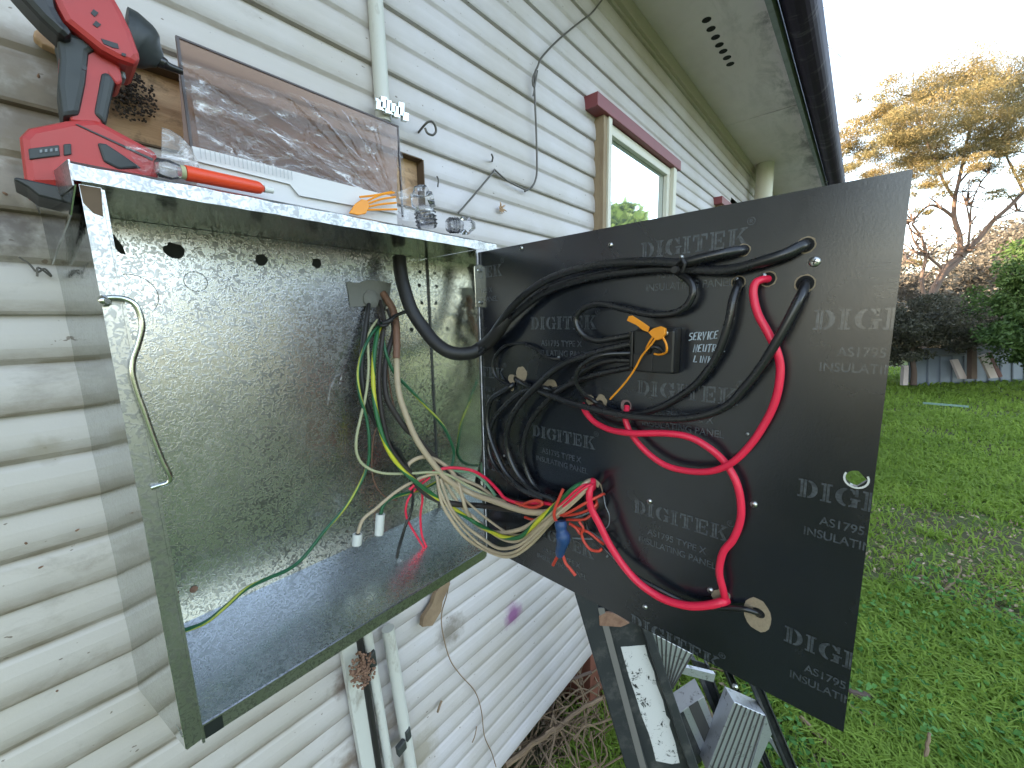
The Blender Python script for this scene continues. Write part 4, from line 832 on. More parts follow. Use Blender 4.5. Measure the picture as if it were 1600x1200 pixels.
# crumpled film
def crumple(name, c00, c10, c11, c01, nx_, ny_, amp, m, label, seed, parent=None, sc=9, cat='wrapping', off=-.006):
    r2 = np.random.default_rng(seed); c00, c10, c11, c01 = map(Vector, (c00, c10, c11, c01)); vs = []; n_ = (c10-c00).cross(c01-c00).normalized()
    rid = [(r2.random(2), r2.normal(size=2), r2.random()*.5+.5) for _ in range(26)]
    for j in range(ny_+1):
        for i in range(nx_+1):
            a, b = i/nx_, j/ny_; p = c00*(1-a)*(1-b)+c10*a*(1-b)+c11*a*b+c01*(1-a)*b; hh = 0
            for (c, d, w) in rid:
                d = d/np.hypot(*d); t = (a-c[0])*d[0]*1.6+(b-c[1])*d[1]; hh += w*max(0, 1-abs(t)*sc)
            hh = hh/3+r2.normal()*.12; vs.append(p+n_*(amp*(hh-.4)))
    fs = [(j*(nx_+1)+i, j*(nx_+1)+i+1, (j+1)*(nx_+1)+i+1, (j+1)*(nx_+1)+i) for j in range(ny_) for i in range(nx_)]
    mb = MB(); mb.add(vs, fs); o = obj(name, mb, m, parent, label, None if parent else cat); return o
def fan(name, c00, c10, c11, c01, anchors, amp, label, seed, nx_=150, ny_=64, fm='film'):
    r2 = np.random.default_rng(seed); c00, c10, c11, c01 = map(Vector, (c00, c10, c11, c01)); n_ = (c10-c00).cross(c01-c00).normalized()
    fans = [(a, b, sorted(r2.uniform(lo, hi, k)), [r2.uniform(.3, 1) for _ in range(k)], w) for (a, b, lo, hi, k, w) in anchors]; vs = []
    ph = r2.random(8)*6.28
    for j in range(ny_+1):
        for i in range(nx_+1):
            a, b = i/nx_, j/ny_; p = c00*(1-a)*(1-b)+c10*a*(1-b)+c11*a*b+c01*(1-a)*b; hh = 0
            for (ca, cb, th, ww, w) in fans:
                dx, dy = (a-ca)*2.6, b-cb; rr_ = math.hypot(dx, dy)+1e-6; t = math.atan2(dy, dx)
                for q, wq in zip(th, ww):
                    d = abs(math.atan2(math.sin(t-q), math.cos(t-q)))*(rr_**.6); hh += w*wq*max(0, 1-d/.045)*min(1, rr_*2.2)
            hh += .25*math.sin(7*a+5*b+ph[0])*math.sin(5*b-3*a+ph[1])+.12*math.sin(23*a+11*b+ph[2])+.10*r2.normal()*(.4+.6*math.sin(9*a+ph[3])**2)
            vs.append(p+n_*(amp*hh))
    fs = [(j*(nx_+1)+i, j*(nx_+1)+i+1, (j+1)*(nx_+1)+i+1, (j+1)*(nx_+1)+i) for j in range(ny_) for i in range(nx_)]
    mb = MB(); mb.add(vs, fs); return obj(name, mb, M[fm], None, label, 'wrapping')
hb = LZ+h
fan('film_wrap', (X0+.001, -.062, hb-.012), (X1+.002, -.064, hb-.014), (X1+.001, -.056, Zt-.006), (X0+.001, -.056, Zt-.028), [(1.0, .05, 1.75, 3.15, 15, 1.0), (0, .05, .1, 1.1, 7, .7), (.93, .45, 2.0, 4.5, 8, .8)], .0045, 'crumpled clear film wrapped round the brown smoked cover', 3)
fan('film_wrap', (X0+.006, -.074, hb-.018), (X1-.006, -.078, hb-.018), (X1-.004, -.070, hb+.016), (X0+.004, -.068, Zt-.052), [(1.0, .0, 2.2, 3.2, 12, 1.0), (.1, .9, 4.4, 6.2, 8, .9)], .005, 'looser outer layer of clear film sagging along the lower edge of the smoked cover', 11, fm='film2')
crumple('film_wrap', (.045, -.152, LZ+.001), (.105, -.150, LZ+.001), (.10, -.140, LZ+.030), (.035, -.145, LZ+.034), 30, 18, .008, M['film'], 'clear film bag bunched at the left end of the red marker', 8, sc=6)
# milky flap
pf = [(252, 262), (253, 199), (266, 203), (282, 213), (297, 229), (308, 250), (314, 272)]
mb = MB(); mb.prism([onY(u, v, -.135) for u, v in pf], (0, .0012, 0)); obj('plastic_flap', mb, M['flap'], None, 'milky curved plastic flap standing at the left end of the white carton', 'packaging')
# red marker in front
a, b = onY(289, 268, -.155), onY(413, 297, -.150); a.z = LZ+.006+.0045; b.z = LZ+.0095
a, b = onY(289, 270, -.155), onY(412, 295, -.150)
mk = thing('red_marker', (a+b)/2, 'orange red marker pen lying on the front edge of the box lid', 'marker')
mb = MB(); ax = b-a; mb.lathe(a, ax, [(0, .006), (.0005, .0078), (ax.length*.9, .0072), (ax.length-.004, .0065), (ax.length, .003)], 16); obj('barrel', mb, M['marker'], mk)
mb = MB(); mb.lathe(a-ax.normalized()*.0042, ax, [(0, .0066), (.004, .0070)], 14); obj('collar', mb, M['cpale'], mk)
mb = MB(); mb.lathe(a-ax.normalized()*.024, ax, [(0, .0065), (.002, .009), (.012, .0095), (.0195, .007)], 12); obj('clear_cap', mb, M['clear'], mk)
mb = MB(); mb.lathe(b+ax.normalized()*.0002, ax, [(0, .0042), (.010, .0036), (.011, .001)], 10); obj('grey_tip', mb, M['wplast'], mk)
mb = MB(); 
# orange seals in a bundle
sb = thing('seal_bundle', onY(575, 322, -.12), 'small bundle of orange security seals on the lid beside the clear gland', 'seal')
mb = MB(); mb.prism([onY(u, v, -.145) for u, v in [(546, 333), (556, 318), (566, 311), (575, 313), (578, 322), (572, 334), (560, 336)]], (0, .004, 0)); obj('head', mb, M['orange'], sb, bevel=.001)
for k, (u, v, u2, v2) in enumerate([(574, 314, 616, 301), (576, 318, 618, 308), (576, 323, 619, 317), (574, 328, 620, 327), (562, 308, 612, 300)]):
    mb = MB(); mb.tube(catmull([onY(u, v, -.142), onY((u+u2)/2, (v+v2)/2-3+k, -.140), onY(u2, v2, -.136)], 5), .0015, 6); obj('strap', mb, M['orange'], sb)
# clear glands
def gland(name, u, v, y, r, L, tilt, label):
    c = onY(u, v, y); t = thing(name, c, label, 'cable gland', 'clear glands on the lid')
    ax = Vector(tilt).normalized()
    mb = MB(); mb.lathe(c, ax, [(0, r*.75), (L*.05, r*.8), (L*.42, r*.8), (L*.44, r*.62), (L*.5, r*.62)], 18); mb2 = MB()
    obj('threaded_body', mb, M['clear'], t)
    mb2.lathe(c+ax*L*.5, ax, [(0, r), (L*.02, r*1.05), (L*.3, r*1.02), (L*.32, r*.8), (L*.48, r*.55)], 6); obj('hex_cap', mb2, M['clear'], t)
    for k in range(4):
        mb3 = MB(); mb3.lathe(c+ax*(L*(.06+.09*k)), ax, [(0, r*.80), (L*.02, r*.92), (L*.04, r*.80)], 18); obj('thread', mb3, M['clear'], t)
gland('clear_gland', 668, 356, -.125, .021, .068, (-.12, .05, 1), 'upright clear plastic cable gland on the lid beside the orange seals')
gland('clear_gland', 700, 352, -.115, .0155, .056, (1, -.25, .10), 'clear plastic cable gland lying on its side at the right end of the lid')
mb = MB(); mb.prism([onY(u, v, -.115) for u, v in [(622, 300), (640, 292), (652, 296), (658, 350), (632, 345)]], (0, .001, 0)); obj('plastic_flap', mb, M['film'], None, 'clear film strip standing between the orange seals and the upright gland', 'packaging')

# ---- cordless driver
YD = -.085
dr = thing('cordless_driver', (.0, YD, LZ), 'red and black cordless driver standing on its battery on the left of the box lid', 'power tool')
def dprism(name, pts, y0, y1, m, par=dr, bev=.003, label=None):
    P = [onY(u, v, y0) for u, v in pts]; mb = MB(); mb.prism([Vector((p.x, y0, p.z)) for p in P], (0, y1-y0, 0)); return obj(name, mb, m, par, label, bevel=bev)
w = .036
dprism('battery', [(30, 212), (44, 198), (105, 186), (150, 184), (172, 196), (246, 236), (252, 262), (246, 282), (140, 292), (40, 292)], YD-w, YD+w, M['dred'], bev=.006)
dprism('battery_side', [(152, 222), (166, 224), (196, 244), (222, 262), (186, 264), (162, 252)], YD-w-.0025, YD-w+.004, M['dgrey'], bev=.002)
dprism('latch_frame', [(44, 232), (92, 226), (94, 243), (46, 249)], YD-w-.0018, YD-w+.002, M['dgrey'], bev=.0008)
dprism('latch_frame', [(99, 225), (111, 224), (112, 241), (100, 243)], YD-w-.0018, YD-w+.002, M['dgrey'], bev=.0008)
for k in range(4):
    u = 62+k*8; dprism('charge_light', [(u, 234-k*.8), (u+4, 233.4-k*.8), (u+4, 238-k*.8), (u, 238.6-k*.8)], YD-w-.0026, YD-w-.0015, M['cgrey'], bev=0)
dprism('base_seam', [(118, 194), (122, 194), (240, 248), (238, 251)], YD-w-.0012, YD-w+.002, M['dblk'], bev=0)
dprism('battery_foot', [(20, 280), (24, 276), (100, 292), (100, 316), (60, 306), (42, 292)], YD-w, YD+w*.4, M['dblk'], bev=.002)
def dtube(name, pts, rx, m, ysc=1.0, seg=16, bev=0, par=dr):
    P = catmull([onY(u, v, YD) for u, v, _ in pts], 5); rr = np.interp(np.linspace(0, 1, len(P)), np.linspace(0, 1, len(pts)), [r for _, _, r in pts])
    mb = MB(); mb.tube(P, list(rr), seg); 
    for i, v_ in enumerate(mb.v): mb.v[i] = Vector((v_.x, YD+(v_.y-YD)*ysc, v_.z))
    return obj(name, mb, m, par)
dprism('handle', [(92, 80), (130, 60), (165, 88), (186, 96), (192, 128), (183, 134), (172, 120), (166, 160), (160, 196), (112, 190), (98, 165), (94, 120)], YD-.018, YD+.018, M['dred'], bev=.007)
dprism('grip', [(84, 42), (104, 48), (150, 62), (152, 78), (140, 84), (135, 130), (125, 180), (97, 183), (90, 130), (93, 90), (90, 62)], YD-.0215, YD+.0215, M['dgrey'], bev=.007)
dprism('grip_front', [(158, 112), (171, 112), (180, 128), (172, 165), (166, 196), (146, 176), (152, 146)], YD-.0205, YD+.0205, M['dgrey'], bev=.004)
dprism('trigger', [(183, 98), (194, 102), (198, 124), (188, 120)], YD-.009, YD+.009, mat('trigger_grey', (.2, .23, .26), .4), bev=.002)
dprism('motor_housing', [(60, -50), (120, -60), (176, -12), (191, 14), (206, 46), (222, 90), (212, 103), (185, 93), (157, 78), (130, 56), (100, 32), (88, 10)], YD-.031, YD+.031, M['dred'], bev=.010)
dprism('motor_cap', [(-30, -60), (40, -70), (82, -30), (89, 12), (101, 33), (118, 50), (104, 62), (88, 50), (62, 26), (38, 0), (12, -30)], YD-.034, YD+.002, M['dblk'], bev=.012)
dtube('nose', [(196, 60, .031), (208, 66, .031), (221, 74, .028), (233, 84, .021), (243, 92, .013), (250, 98, .008)], 1, M['dgrey'], ysc=.74)
dtube('chuck', [(246, 95, .0065), (256, 99, .0065), (264, 104, .0045), (285, 112, .0035)], 1, M['cblack'], seg=8)
for pts in [[(158, 60), (184, 68), (186, 76), (176, 74), (162, 68)], [(146, 14), (154, 20), (148, 26), (142, 20)], [(150, 32), (158, 38), (152, 43), (145, 38)], [(190, 82), (197, 84), (196, 88), (190, 86)], [(127, 102), (136, 104), (135, 110), (128, 108)]]:
    dprism('vent', pts, YD-.0318, YD-.0305, M['dblk'], bev=0)

# ================================================================== ON THE WALL
mb = MB(); p0 = onY(598, 172, -.0165); mb.tube([(p0.x-.004, -.0165, ZS-.001), (p0.x, -.0165, p0.z-.02)], .0135, 16); cdt = obj('conduit', mb, M['conduit'], None, 'pale painted conduit rising up the wall behind the smoked cover', 'conduit')
LOC['conduit'] = LOC[cdt.name]
mb = MB()
for k in range(7): mb.obox((p0.x-.028+k*.009, -.040, p0.z-.015+(k % 2)*.006), (.012, 0, .002), (0, .008, 0), (.002, 0, .014+(k % 3)*.004))
mb.box((p0.x-.026, -.037, p0.z-.012), (p0.x+.020, -.0325, p0.z+.004)); obj('saddle_clip', mb, M['zinc'], cdt, label='shiny metal saddle clip at the foot of the conduit')
def wire(name, label, pts, r, m=M['wirem'], cat='wire', n=6, par=None):
    mb = MB(); mb.tube(catmull([onY(u, v, y) for u, v, y in pts], n), r, 7); return obj(name, mb, m, par, label, None if par else cat)
wire('wall_hook', 'bent iron screw hook sticking out of the wall right of the conduit', [(653, 208, -.008), (661, 198, -.03), (668, 191, -.04), (675, 190, -.045), (680, 197, -.045), (681, 206, -.042), (676, 211, -.04), (668, 208, -.038), (664, 200, -.036)], .0022, cat='hook')
wire('hanging_wire', 'long grey wire hanging down the wall from the eave to the right of the conduit', [(945, -6, -.03), (925, 20, -.03), (908, 33, -.028), (875, 60, -.026), (848, 88, -.024), (840, 104, -.022), (835, 120, -.022), (836, 160, -.022), (838, 210, -.022), (839, 262, -.022), (837, 280, -.022), (831, 292, -.02), (820, 299, -.018)], .0026)
wire('wire_twist', 'short twisted end tied on the long hanging wire', [(838, 108, -.025), (832, 122, -.025), (834, 135, -.025), (840, 110, -.027), (833, 150, -.022)], .0018)
wire('bent_wire', 'straight bent wire pointing down left with a dark band on the wall above the lid', [(716, 333, -.03), (738, 308, -.028), (770, 270, -.018), (774, 266, -.016), (792, 282, -.018), (822, 297, -.018)], .0022, n=2)
wire('wall_nail', 'thin nail with its shadow high above the bent wire', [(769, 252, -.012), (770, 246, -.03), (768, 241, -.035)], .002, cat='nail')
wire('wall_staple', 'tiny cable staple on the wall left of the bent wire', [(683, 276, -.012), (685, 282, -.02), (684, 292, -.02)], .0016, cat='staple')
# wasp-nest remnant
mb = MB(); c = onY(782, 326, -.016)
for k in range(16):
    a = rng.random()*6.28; rr = .006+.016*rng.random(); mb.tube([c+Vector((0, 0, 0)), c+Vector((math.cos(a)*rr*.6, -.004, math.sin(a)*rr*.5)), c+Vector((math.cos(a)*rr*1.2, -.002-.004*rng.random(), math.sin(a)*rr*.8))], [.0028, .002, .0006], 5)
obj('mud_nest', mb, M['timber'], None, 'small ragged brown mud nest on the wall right of the bent wire', 'nest')
mb = MB(); c = onY(560, 1045, -.05)
for k in range(240):
    a = rng.random()*6.28; rr = .002+.028*rng.random()**.8; q = c+Vector((math.cos(a)*rr*.7+(.012 if k % 2 else 0), -.008*rng.random(), math.sin(a)*rr*1.2-(.01 if k % 2 else 0)))
    mb.lathe(q, rng.normal(size=3), [(0, .0005), (.001, .0016+.0018*rng.random()), (.003, .0018), (.0045, .0004)], 6)
obj('mud_nest', mb, M['rust'], None, 'crusty brown insect nest under the box at the top of the first pale strip', 'nest')
mb = MB(); c = onY(205, 140, -.012)
for k in range(420):
    a = rng.random()*6.28; rr = .026*rng.random()**.8; q = c+Vector((math.cos(a)*rr*1.0, .020-.012*rng.random(), math.sin(a)*rr*1.2))
    mb.lathe(q, rng.normal(size=3), [(0, .0004), (.0008, .0008+.0013*rng.random()), (.002, .0010), (.003, .0003)], 5)
obj('mud_nest', mb, mat('dark_nest', (.06, .045, .035), .95), None, 'dark crumbly nest on the exposed timber behind the driver', 'nest')
# lower conduits and strips
def lower(name, ut, vt, ub, vb, r, label, m=M['conduit'], flat=None, y=-.03, cat='conduit', group=None):
    a, b = onY(ut, vt, y), onY(ub, vb, y); d = (b-a).normalized(); b = a+d*((a.z-.02)/-d.z); mb = MB()
    if flat: mb.obox(a-Vector((flat/2, 0, 0))+Vector((0, .0, 0)), Vector((flat, 0, 0)), Vector((0, .014, 0)), b-a)
    else: mb.tube([a, b], r, 14)
    o = obj(name, mb, m, None, label, cat, group); LOC[o.name] = LOC[o.name]; return o, a, b
lower('cover_strip', 545, 1000, 578, 1200, 0, 'wide pale cover strip running down from the nest below the box', flat=.030, cat='strip')
lower('gap_shade', 560, 990, 592, 1200, .0065, 'dark tube standing in for the black shade in the gap between two pale strips', m=M['cblack2'], cat='cable')  # dark tube fills the black gap, standing in for its shade
o1, a1, b1 = lower('conduit', 572, 980, 608, 1200, .0095, 'thinner pale conduit running down beside the dark gap', group='pale conduits below the box')
o2, a2, b2 = lower('conduit', 606, 982, 642, 1200, .0125, 'thicker pale conduit on the right, meeting the wood chip side below the box', group='pale conduits below the box', m=M['conduit'])
def clip_(u, v, w_, h_, par, y=-.046):
    c = onY(u, v, y); mb = MB(); mb.obox(c-Vector((w_/2, 0, h_/2)), (w_, 0, .006), (0, .012, 0), (-.002, 0, h_)); 
    o = obj('clip', mb, M['darkiron'], par, bevel=.002)
clip_(583, 1036, .018, .034, o1); clip_(578, 1050, .012, .018, o1); clip_(640, 1150, .012, .026, o2); clip_(630, 1172, .020, .022, o2)
mb = MB(); a, b = onY(697, 908, -.04), onY(672, 978, -.02); d = (b-a); mb.prism([onY(u, v, -.03) for u, v in [(699, 906), (704, 912), (692, 940), (690, 955), (676, 978), (660, 980), (662, 966), (676, 944), (682, 925)]], (0, .012, 0)); obj('wood_chip', mb, M['twig'], None, 'grey brown splinter of wood stuck on the wall below the box lip', 'wood chip', bevel=.001)
wire('hanging_wire', 'thin brown string hanging from the wood chip down the lower boards', [(703, 905, -.03), (698, 930, -.025), (690, 960, -.02), (692, 990, -.018), (703, 1030, -.018), (720, 1055, -.018), (742, 1080, -.018), (752, 1110, -.018), (757, 1150, -.018), (768, 1175, -.018), (775, 1198, -.018)], .0014, M['twig'])
wire('leaf_stalk', 'dry curled stalk caught on the lower boards right of the thicker conduit', [(745, 1135, -.016), (742, 1150, -.02), (738, 1160, -.018)], .0014, M['twig'], 'stalk')
wire('leaf_stalk', 'dry shred stuck on the lower boards between the conduit and the string', [(690, 1095, -.016), (686, 1106, -.02), (684, 1112, -.016)], .0028, M['twig'], 'stalk')
wire('wall_thread', 'dark wiry thread clinging to the wall left of the box top', [(30, 402, -.016), (45, 412, -.018), (58, 425, -.02), (70, 420, -.02), (80, 432, -.018), (60, 418, -.02), (58, 432, -.02)], .0010, M['wirem'], 'thread')
for u, v in [(60, 122), (97, 310), (42, 850), (60, 888), (162, 690), (160, 752), (118, 830), (90, 1080), (12, 305)]:
    c = onY(u, v, -.014); mb = MB(); mb.lathe(c, (rng.normal(), -.5, .6), [(0, .0004), (.001, .0012), (.003, .0011), (.0045, .0003)], 6)
    obj('dried_bug', mb, M['rust'], None, 'tiny dried insect speck near %s' % {60: 'the driver handle' if v < 200 else 'the lower left rows', 97: 'the driver foot', 42: 'the left frame edge halfway down', 162: 'the flange at mid height', 160: 'the mirrored sheet below mid height', 118: 'the left side below the flange middle', 90: 'the bottom left corner', 12: 'the very left under the driver foot'}[u], 'insect')

# ================================================================== STEPLADDER
HN = Vector((FW.x, FW.y, 0)).normalized()
def onP(u, v, k):
    d = ray(u, v); P0 = at(950, 950, 1.0+k); return CAM + d*((P0-CAM).dot(HN)/d.dot(HN))
lad = thing('stepladder', onP(1150, 1560, .1), 'black and aluminium stepladder with a peeling white label standing behind the black panel', 'ladder')
def lp(name, pts, k, th, m, bev=0, par=lad, label=None):
    mb = MB(); mb.prism([onP(u, v, k) for u, v in pts], HN*th); return obj(name, mb, m, par, label, bevel=bev)
def ext(a, b, v=1580): return (b[0]+(b[0]-a[0])*(v-b[1])/(b[1]-a[1]), v)
def rail(pt0, pt1, pb0, pb1, k, label=None, vb=1580):
    e0, e1 = ext(pt0, pb0, vb), ext(pt1, pb1, vb); w = .26
    def L(p, q, f): return (p[0]+(q[0]-p[0])*f, p[1]+(q[1]-p[1])*f)
    r = lp('rail', [pt0, pt1, e1, e0], k, .004, M['rail'], label=label)
    r2 = lp('rail_flange', [L(pt0, pt1, 0), L(pt0, pt1, .30), L(e0, e1, .30), L(e0, e1, 0)], k-.022, .0215, M['rail'], bev=.003, par=r)
    r3 = lp('rail_flange', [L(pt0, pt1, .86), pt1, e1, L(e0, e1, .86)], k-.022, .0215, M['rail'], bev=.003, par=r)
    return r
ra = rail((884, 880), (998, 925), (978, 1200), (1092, 1200), 0)
lp('rail_edge', [(934, 950), (944, 950), (1010, 1200), (1000, 1200)], -.0235, .0012, mat('scuffed_rail', (.16, .15, .14), .6), par=ra)
LOC[ra.name] = LOC[ra.name]
lb = lp('label', [(970, 1011), (984, 1010), (1008, 1008), (1012, 1025), (1022, 1050), (1026, 1070), (1036, 1095), (1041, 1118), (1047, 1125), (1046, 1133), (1055, 1160), (1062, 1192), (1050, 1194), (1025, 1189), (1020, 1168), (1014, 1147), (1003, 1120), (991, 1081), (982, 1055)], -.001, .0008, M['label'], par=lad)
lp('rusty_bracket', [(936, 963), (948, 957), (960, 959), (984, 974), (970, 980), (937, 978)], -.0245, .006, M['rust'], bev=.001)
def tread(pts_top, k, th, ribs=9, face=None):
    s_ = lp('step', pts_top, k, th, M['alu'], bev=.002)
    a, b, c, d = [onP(u, v, k) for u, v in pts_top[:4]]
    mb = MB()
    for i in range(ribs):
        f = (i+.5)/ribs; p, q = a.lerp(b, f), d.lerp(c, f); mb.obox(p-HN*.0012, (b-a)*(.30/ribs), q-p, HN*.0011)
    obj('rib', mb, mat('dark_groove', (.05, .048, .045), .8), s_); return s_
tread([(1012, 985), (1084, 1023), (1050, 1076), (1030, 1066)], .05, .05, 9)
lp('brace', [(1060, 1040), (1118, 1054), (1115, 1066), (1062, 1052)], .09, .012, M['alu'])
tread([(1052, 1120), (1100, 1088), (1114, 1126), (1088, 1196)], .10, .06, 1)
lp('step_face', [(1062, 1116), (1068, 1112), (1100, 1186), (1088, 1196)], .098, .001, M['rail'])
rb_ = rail((1080, 1030), (1108, 1040), (1142, 1180), (1158, 1176), .17, vb=1480)
lp('step_face', [(1197, 1119), (1206, 1147), (1181, 1204), (1172, 1204)], .049, .012, M['alu'])
tread([(1147, 1097), (1197, 1119), (1170, 1206), (1104, 1206)], .05, .05, 7)
rc = rail((1172, 1066), (1190, 1068), (1228, 1200), (1246, 1200), .10, vb=1540)
rd = rail((1128, 1040), (1142, 1046), (1178, 1160), (1190, 1160), .26, vb=1400)
mb = MB(); mb.lathe(onP(1149, 1073, .02), -HN, [(0, .008), (.004, .006)], 10)
top = MB(); 
lp('cross_brace', [(1190, 1140), (1200, 1148), (1250, 1204), (1232, 1204)], .16, .01, M['alu'])

# ================================================================== VEGETATION
def mesh_np(name, V, Fc, m, parent=None, label=None, cat=None, kind=None, group=None, origin=None, smooth=False):
    origin = Vector(origin) if origin is not None else (LOC[parent.name] if parent is not None else Vector((0, 0, 0)))
    V = np.asarray(V, dtype=np.float64)-np.array(origin); Fc = np.asarray(Fc, dtype=np.int32); k = Fc.shape[1]
    me = bpy.data.meshes.new(name); me.vertices.add(len(V)); me.vertices.foreach_set('co', V.astype(np.float32).ravel())
    me.loops.add(Fc.size); me.loops.foreach_set('vertex_index', Fc.ravel()); me.polygons.add(len(Fc))
    me.polygons.foreach_set('loop_start', np.arange(0, Fc.size, k, dtype=np.int32)); me.update(calc_edges=True)
    me.materials.append(m); o = bpy.data.objects.new(name, me); S.collection.objects.link(o)
    if parent is not None: o.parent = parent; o.location = origin-LOC[parent.name]
    else: o.location = origin
    LOC[o.name] = origin; return props(o, label, cat, group, kind)
def leaves(C, L, Wd, n_dir=None, up=.3):
    C = np.asarray(C); n = len(C); d = rng.normal(size=(n, 3)); 
    if n_dir is not None: d = d*.6+np.array(n_dir)
    d /= np.linalg.norm(d, axis=1)[:, None]; a = rng.normal(size=(n, 3)); a -= (a*d).sum(1)[:, None]*d; a /= np.linalg.norm(a, axis=1)[:, None]
    L = np.broadcast_to(L, n)[:, None]*(.6+.8*rng.random((n, 1))); Wd = np.broadcast_to(Wd, n)[:, None]*(.6+.8*rng.random((n, 1)))
    V = np.stack([C-d*L, C-a*Wd, C+d*L, C+a*Wd], 1).reshape(-1, 3); Fc = np.arange(4*n).reshape(n, 4); return V, Fc
def blob(c, r, n, hollow=.25):
    p = rng.normal(size=(n, 3)); p /= np.linalg.norm(p, axis=1)[:, None]; rr = (hollow+(1-hollow)*rng.random((n, 1)))**(1/2)
    return np.array(c)+p*rr*np.array(r)
def vnoise(x, y, s, seed=0):
    r = np.random.default_rng(seed); t = r.random((64, 64)); x = x*s; y = y*s
    i, j = np.floor(x).astype(int), np.floor(y).astype(int); fx, fy = x-i, y-j; fx = fx*fx*(3-2*fx); fy = fy*fy*(3-2*fy)
    g_ = lambda a, b: t[a % 64, b % 64]
    return (g_(i, j)*(1-fx)+g_(i+1, j)*fx)*(1-fy)+(g_(i, j+1)*(1-fx)+g_(i+1, j+1)*fx)*fy
# lawn
N = 330000
rr = .75*np.exp(rng.random(N)*math.log(17/.75)); th = R(-42)+rng.random(N)*R(75)
gx, gy = CAM.x+rr*np.cos(th), CAM.y+rr*np.sin(th)
nz = .6*vnoise(gx, gy, .9, 1)+.4*vnoise(gx, gy, 3.1, 2)
def patchd(u, v, r): p = onZ(u, v, 0); return np.clip(1-np.hypot(gx-p.x, gy-p.y)/r, 0, 1)
bare = patchd(1430, 900, .55)*1.1+patchd(1590, 930, .55)*.9+patchd(1500, 790, .9)*.55+patchd(1540, 860, .7)*.6+patchd(900, 1150, .9)*1.7+patchd(860, 1080, 1.0)*1.5+patchd(1080, 1120, .7)*1.3+patchd(1600, 1130, .35)*.8+np.clip((gy+.28)/.3, 0, 1)*1.2
dens = np.clip(1.25-.8*(nz < .36)*1-1.15*bare*(.5+vnoise(gx, gy, 6, 9)), 0.16, 1)
kp = (rng.random(N) < dens) & (gy < .5); gx, gy, rr, nz = gx[kp], gy[kp], rr[kp], nz[kp]; n = len(gx)
hgt = (.030+.050*rng.random(n))*(.65+.7*nz)*(1+.05*rr)*np.where(rr < 2.6, 1.15, 1); wd = (.0014+.0012*rng.random(n))*(1+.42*rr)
az = rng.random(n)*6.28; ln = .55+1.2*rng.random(n); dx, dy = np.cos(az), np.sin(az); px_, py_ = -dy, dx
zz = np.array([gz(a, b) for a, b in zip(gx, gy)])-.004
base = np.stack([gx, gy, zz], 1); sd_ = np.stack([px_*wd, py_*wd, 0*wd], 1)
midp = base+np.stack([dx*hgt*ln*.3, dy*hgt*ln*.3, hgt*.65], 1); tip = base+np.stack([dx*hgt*ln, dy*hgt*ln, hgt*(1.05-.35*ln)], 1)
V = np.stack([base-sd_, base+sd_, midp+sd_*.8, midp-sd_*.8, tip], 1).reshape(-1, 3); i5 = np.arange(n)*5
Fc = np.concatenate([np.stack([i5, i5+1, i5+2], 1), np.stack([i5, i5+2, i5+3], 1), np.stack([i5+3, i5+2, i5+4], 1)])
mesh_np('lawn_grass', V, Fc, M['grass'], label='bright green lawn grass growing beyond the panel', kind='stuff', cat='grass')
# broad weeds close in
N = 9000; rr = 1.0+2.6*rng.random(N)**1.3; th = R(-32)+rng.random(N)*R(42); cx, cy = CAM.x+rr*np.cos(th), CAM.y+rr*np.sin(th)
kp = (vnoise(cx, cy, 2.3, 5) > .42) & (cy < -.45); cx, cy = cx[kp], cy[kp]; n = len(cx)
V, Fc = leaves(np.stack([cx, cy, .02+.065*rng.random(n)], 1), .013, .010); mesh_np('broadleaf_weeds', V, Fc, M['weed'], label='low broad leaved weeds among the near grass', kind='stuff', cat='weeds')
# fallen leaves
pts = []
for (u, v, r_, k) in [(1430, 900, .7, 500), (1590, 930, .6, 380), (1500, 790, 1.3, 350), (1540, 860, 1.1, 380), (880, 1150, .7, 1500), (1600, 1130, .35, 250), (1010, 1110, .5, 700), (1200, 1150, .5, 350)]:
    p = onZ(u, v, 0); q = rng.normal(size=(k, 2))*r_*.5; pts.append(np.stack([p.x+q[:, 0], p.y+q[:, 1], .008+.03*rng.random(k)], 1))
V, Fc = leaves(np.concatenate(pts), .015, .007); mesh_np('fallen_leaves', V, Fc, M['dryleaf'], label='dry brown and grey leaves scattered on the thin patches of lawn', kind='stuff', cat='leaf litter')
# twig heap below the wall
tw = MB()
for k in range(260):
    c = onZ(880+rng.normal()*75, 1150+rng.normal()*45, .05) if k % 3 else Vector((1.5+rng.normal()*.5, -.05+rng.normal()*.2, .1))
    a = rng.random()*6.28; l = .05+.22*rng.random(); e = Vector((math.cos(a)*l, math.sin(a)*l*.6, rng.normal()*.12)); z = .02+.22*rng.random(); c.z = z
    c.y = min(max(c.y, -.4), .3); q = c+e; q.z = max(q.z, .01); md = (c+q)/2+Vector((rng.normal()*.02, rng.normal()*.02, .02)); tw.tube(catmull([c, md, q], 3), .0013+.0022*rng.random(), 4)
obj('twig_heap', tw, M['twig'], None, 'tangled heap of dry twigs and roots on the ground under the wall', 'twigs', kind='stuff')
def branch(name, label, pts, r, m=M['twig']):
    P = catmull(pts, 6); mb = MB(); n = len(P); mb.tube([p+Vector((rng.normal()*r*.2, rng.normal()*r*.2, rng.normal()*r*.2)) for p in P], [r*(1-.45*i/n) for i in range(n)], 7); return obj(name, mb, m, None, label, 'branch', 'fallen branches around the ladder')
zg = lambda u, v, z: onZ(u, v, z)
branch('fallen_branch', 'brown stick lying left of the ladder rail under the wall corner', [zg(790, 1196, .16), zg(850, 1150, .18), zg(905, 1112, .22), zg(965, 1075, .25)], .011)
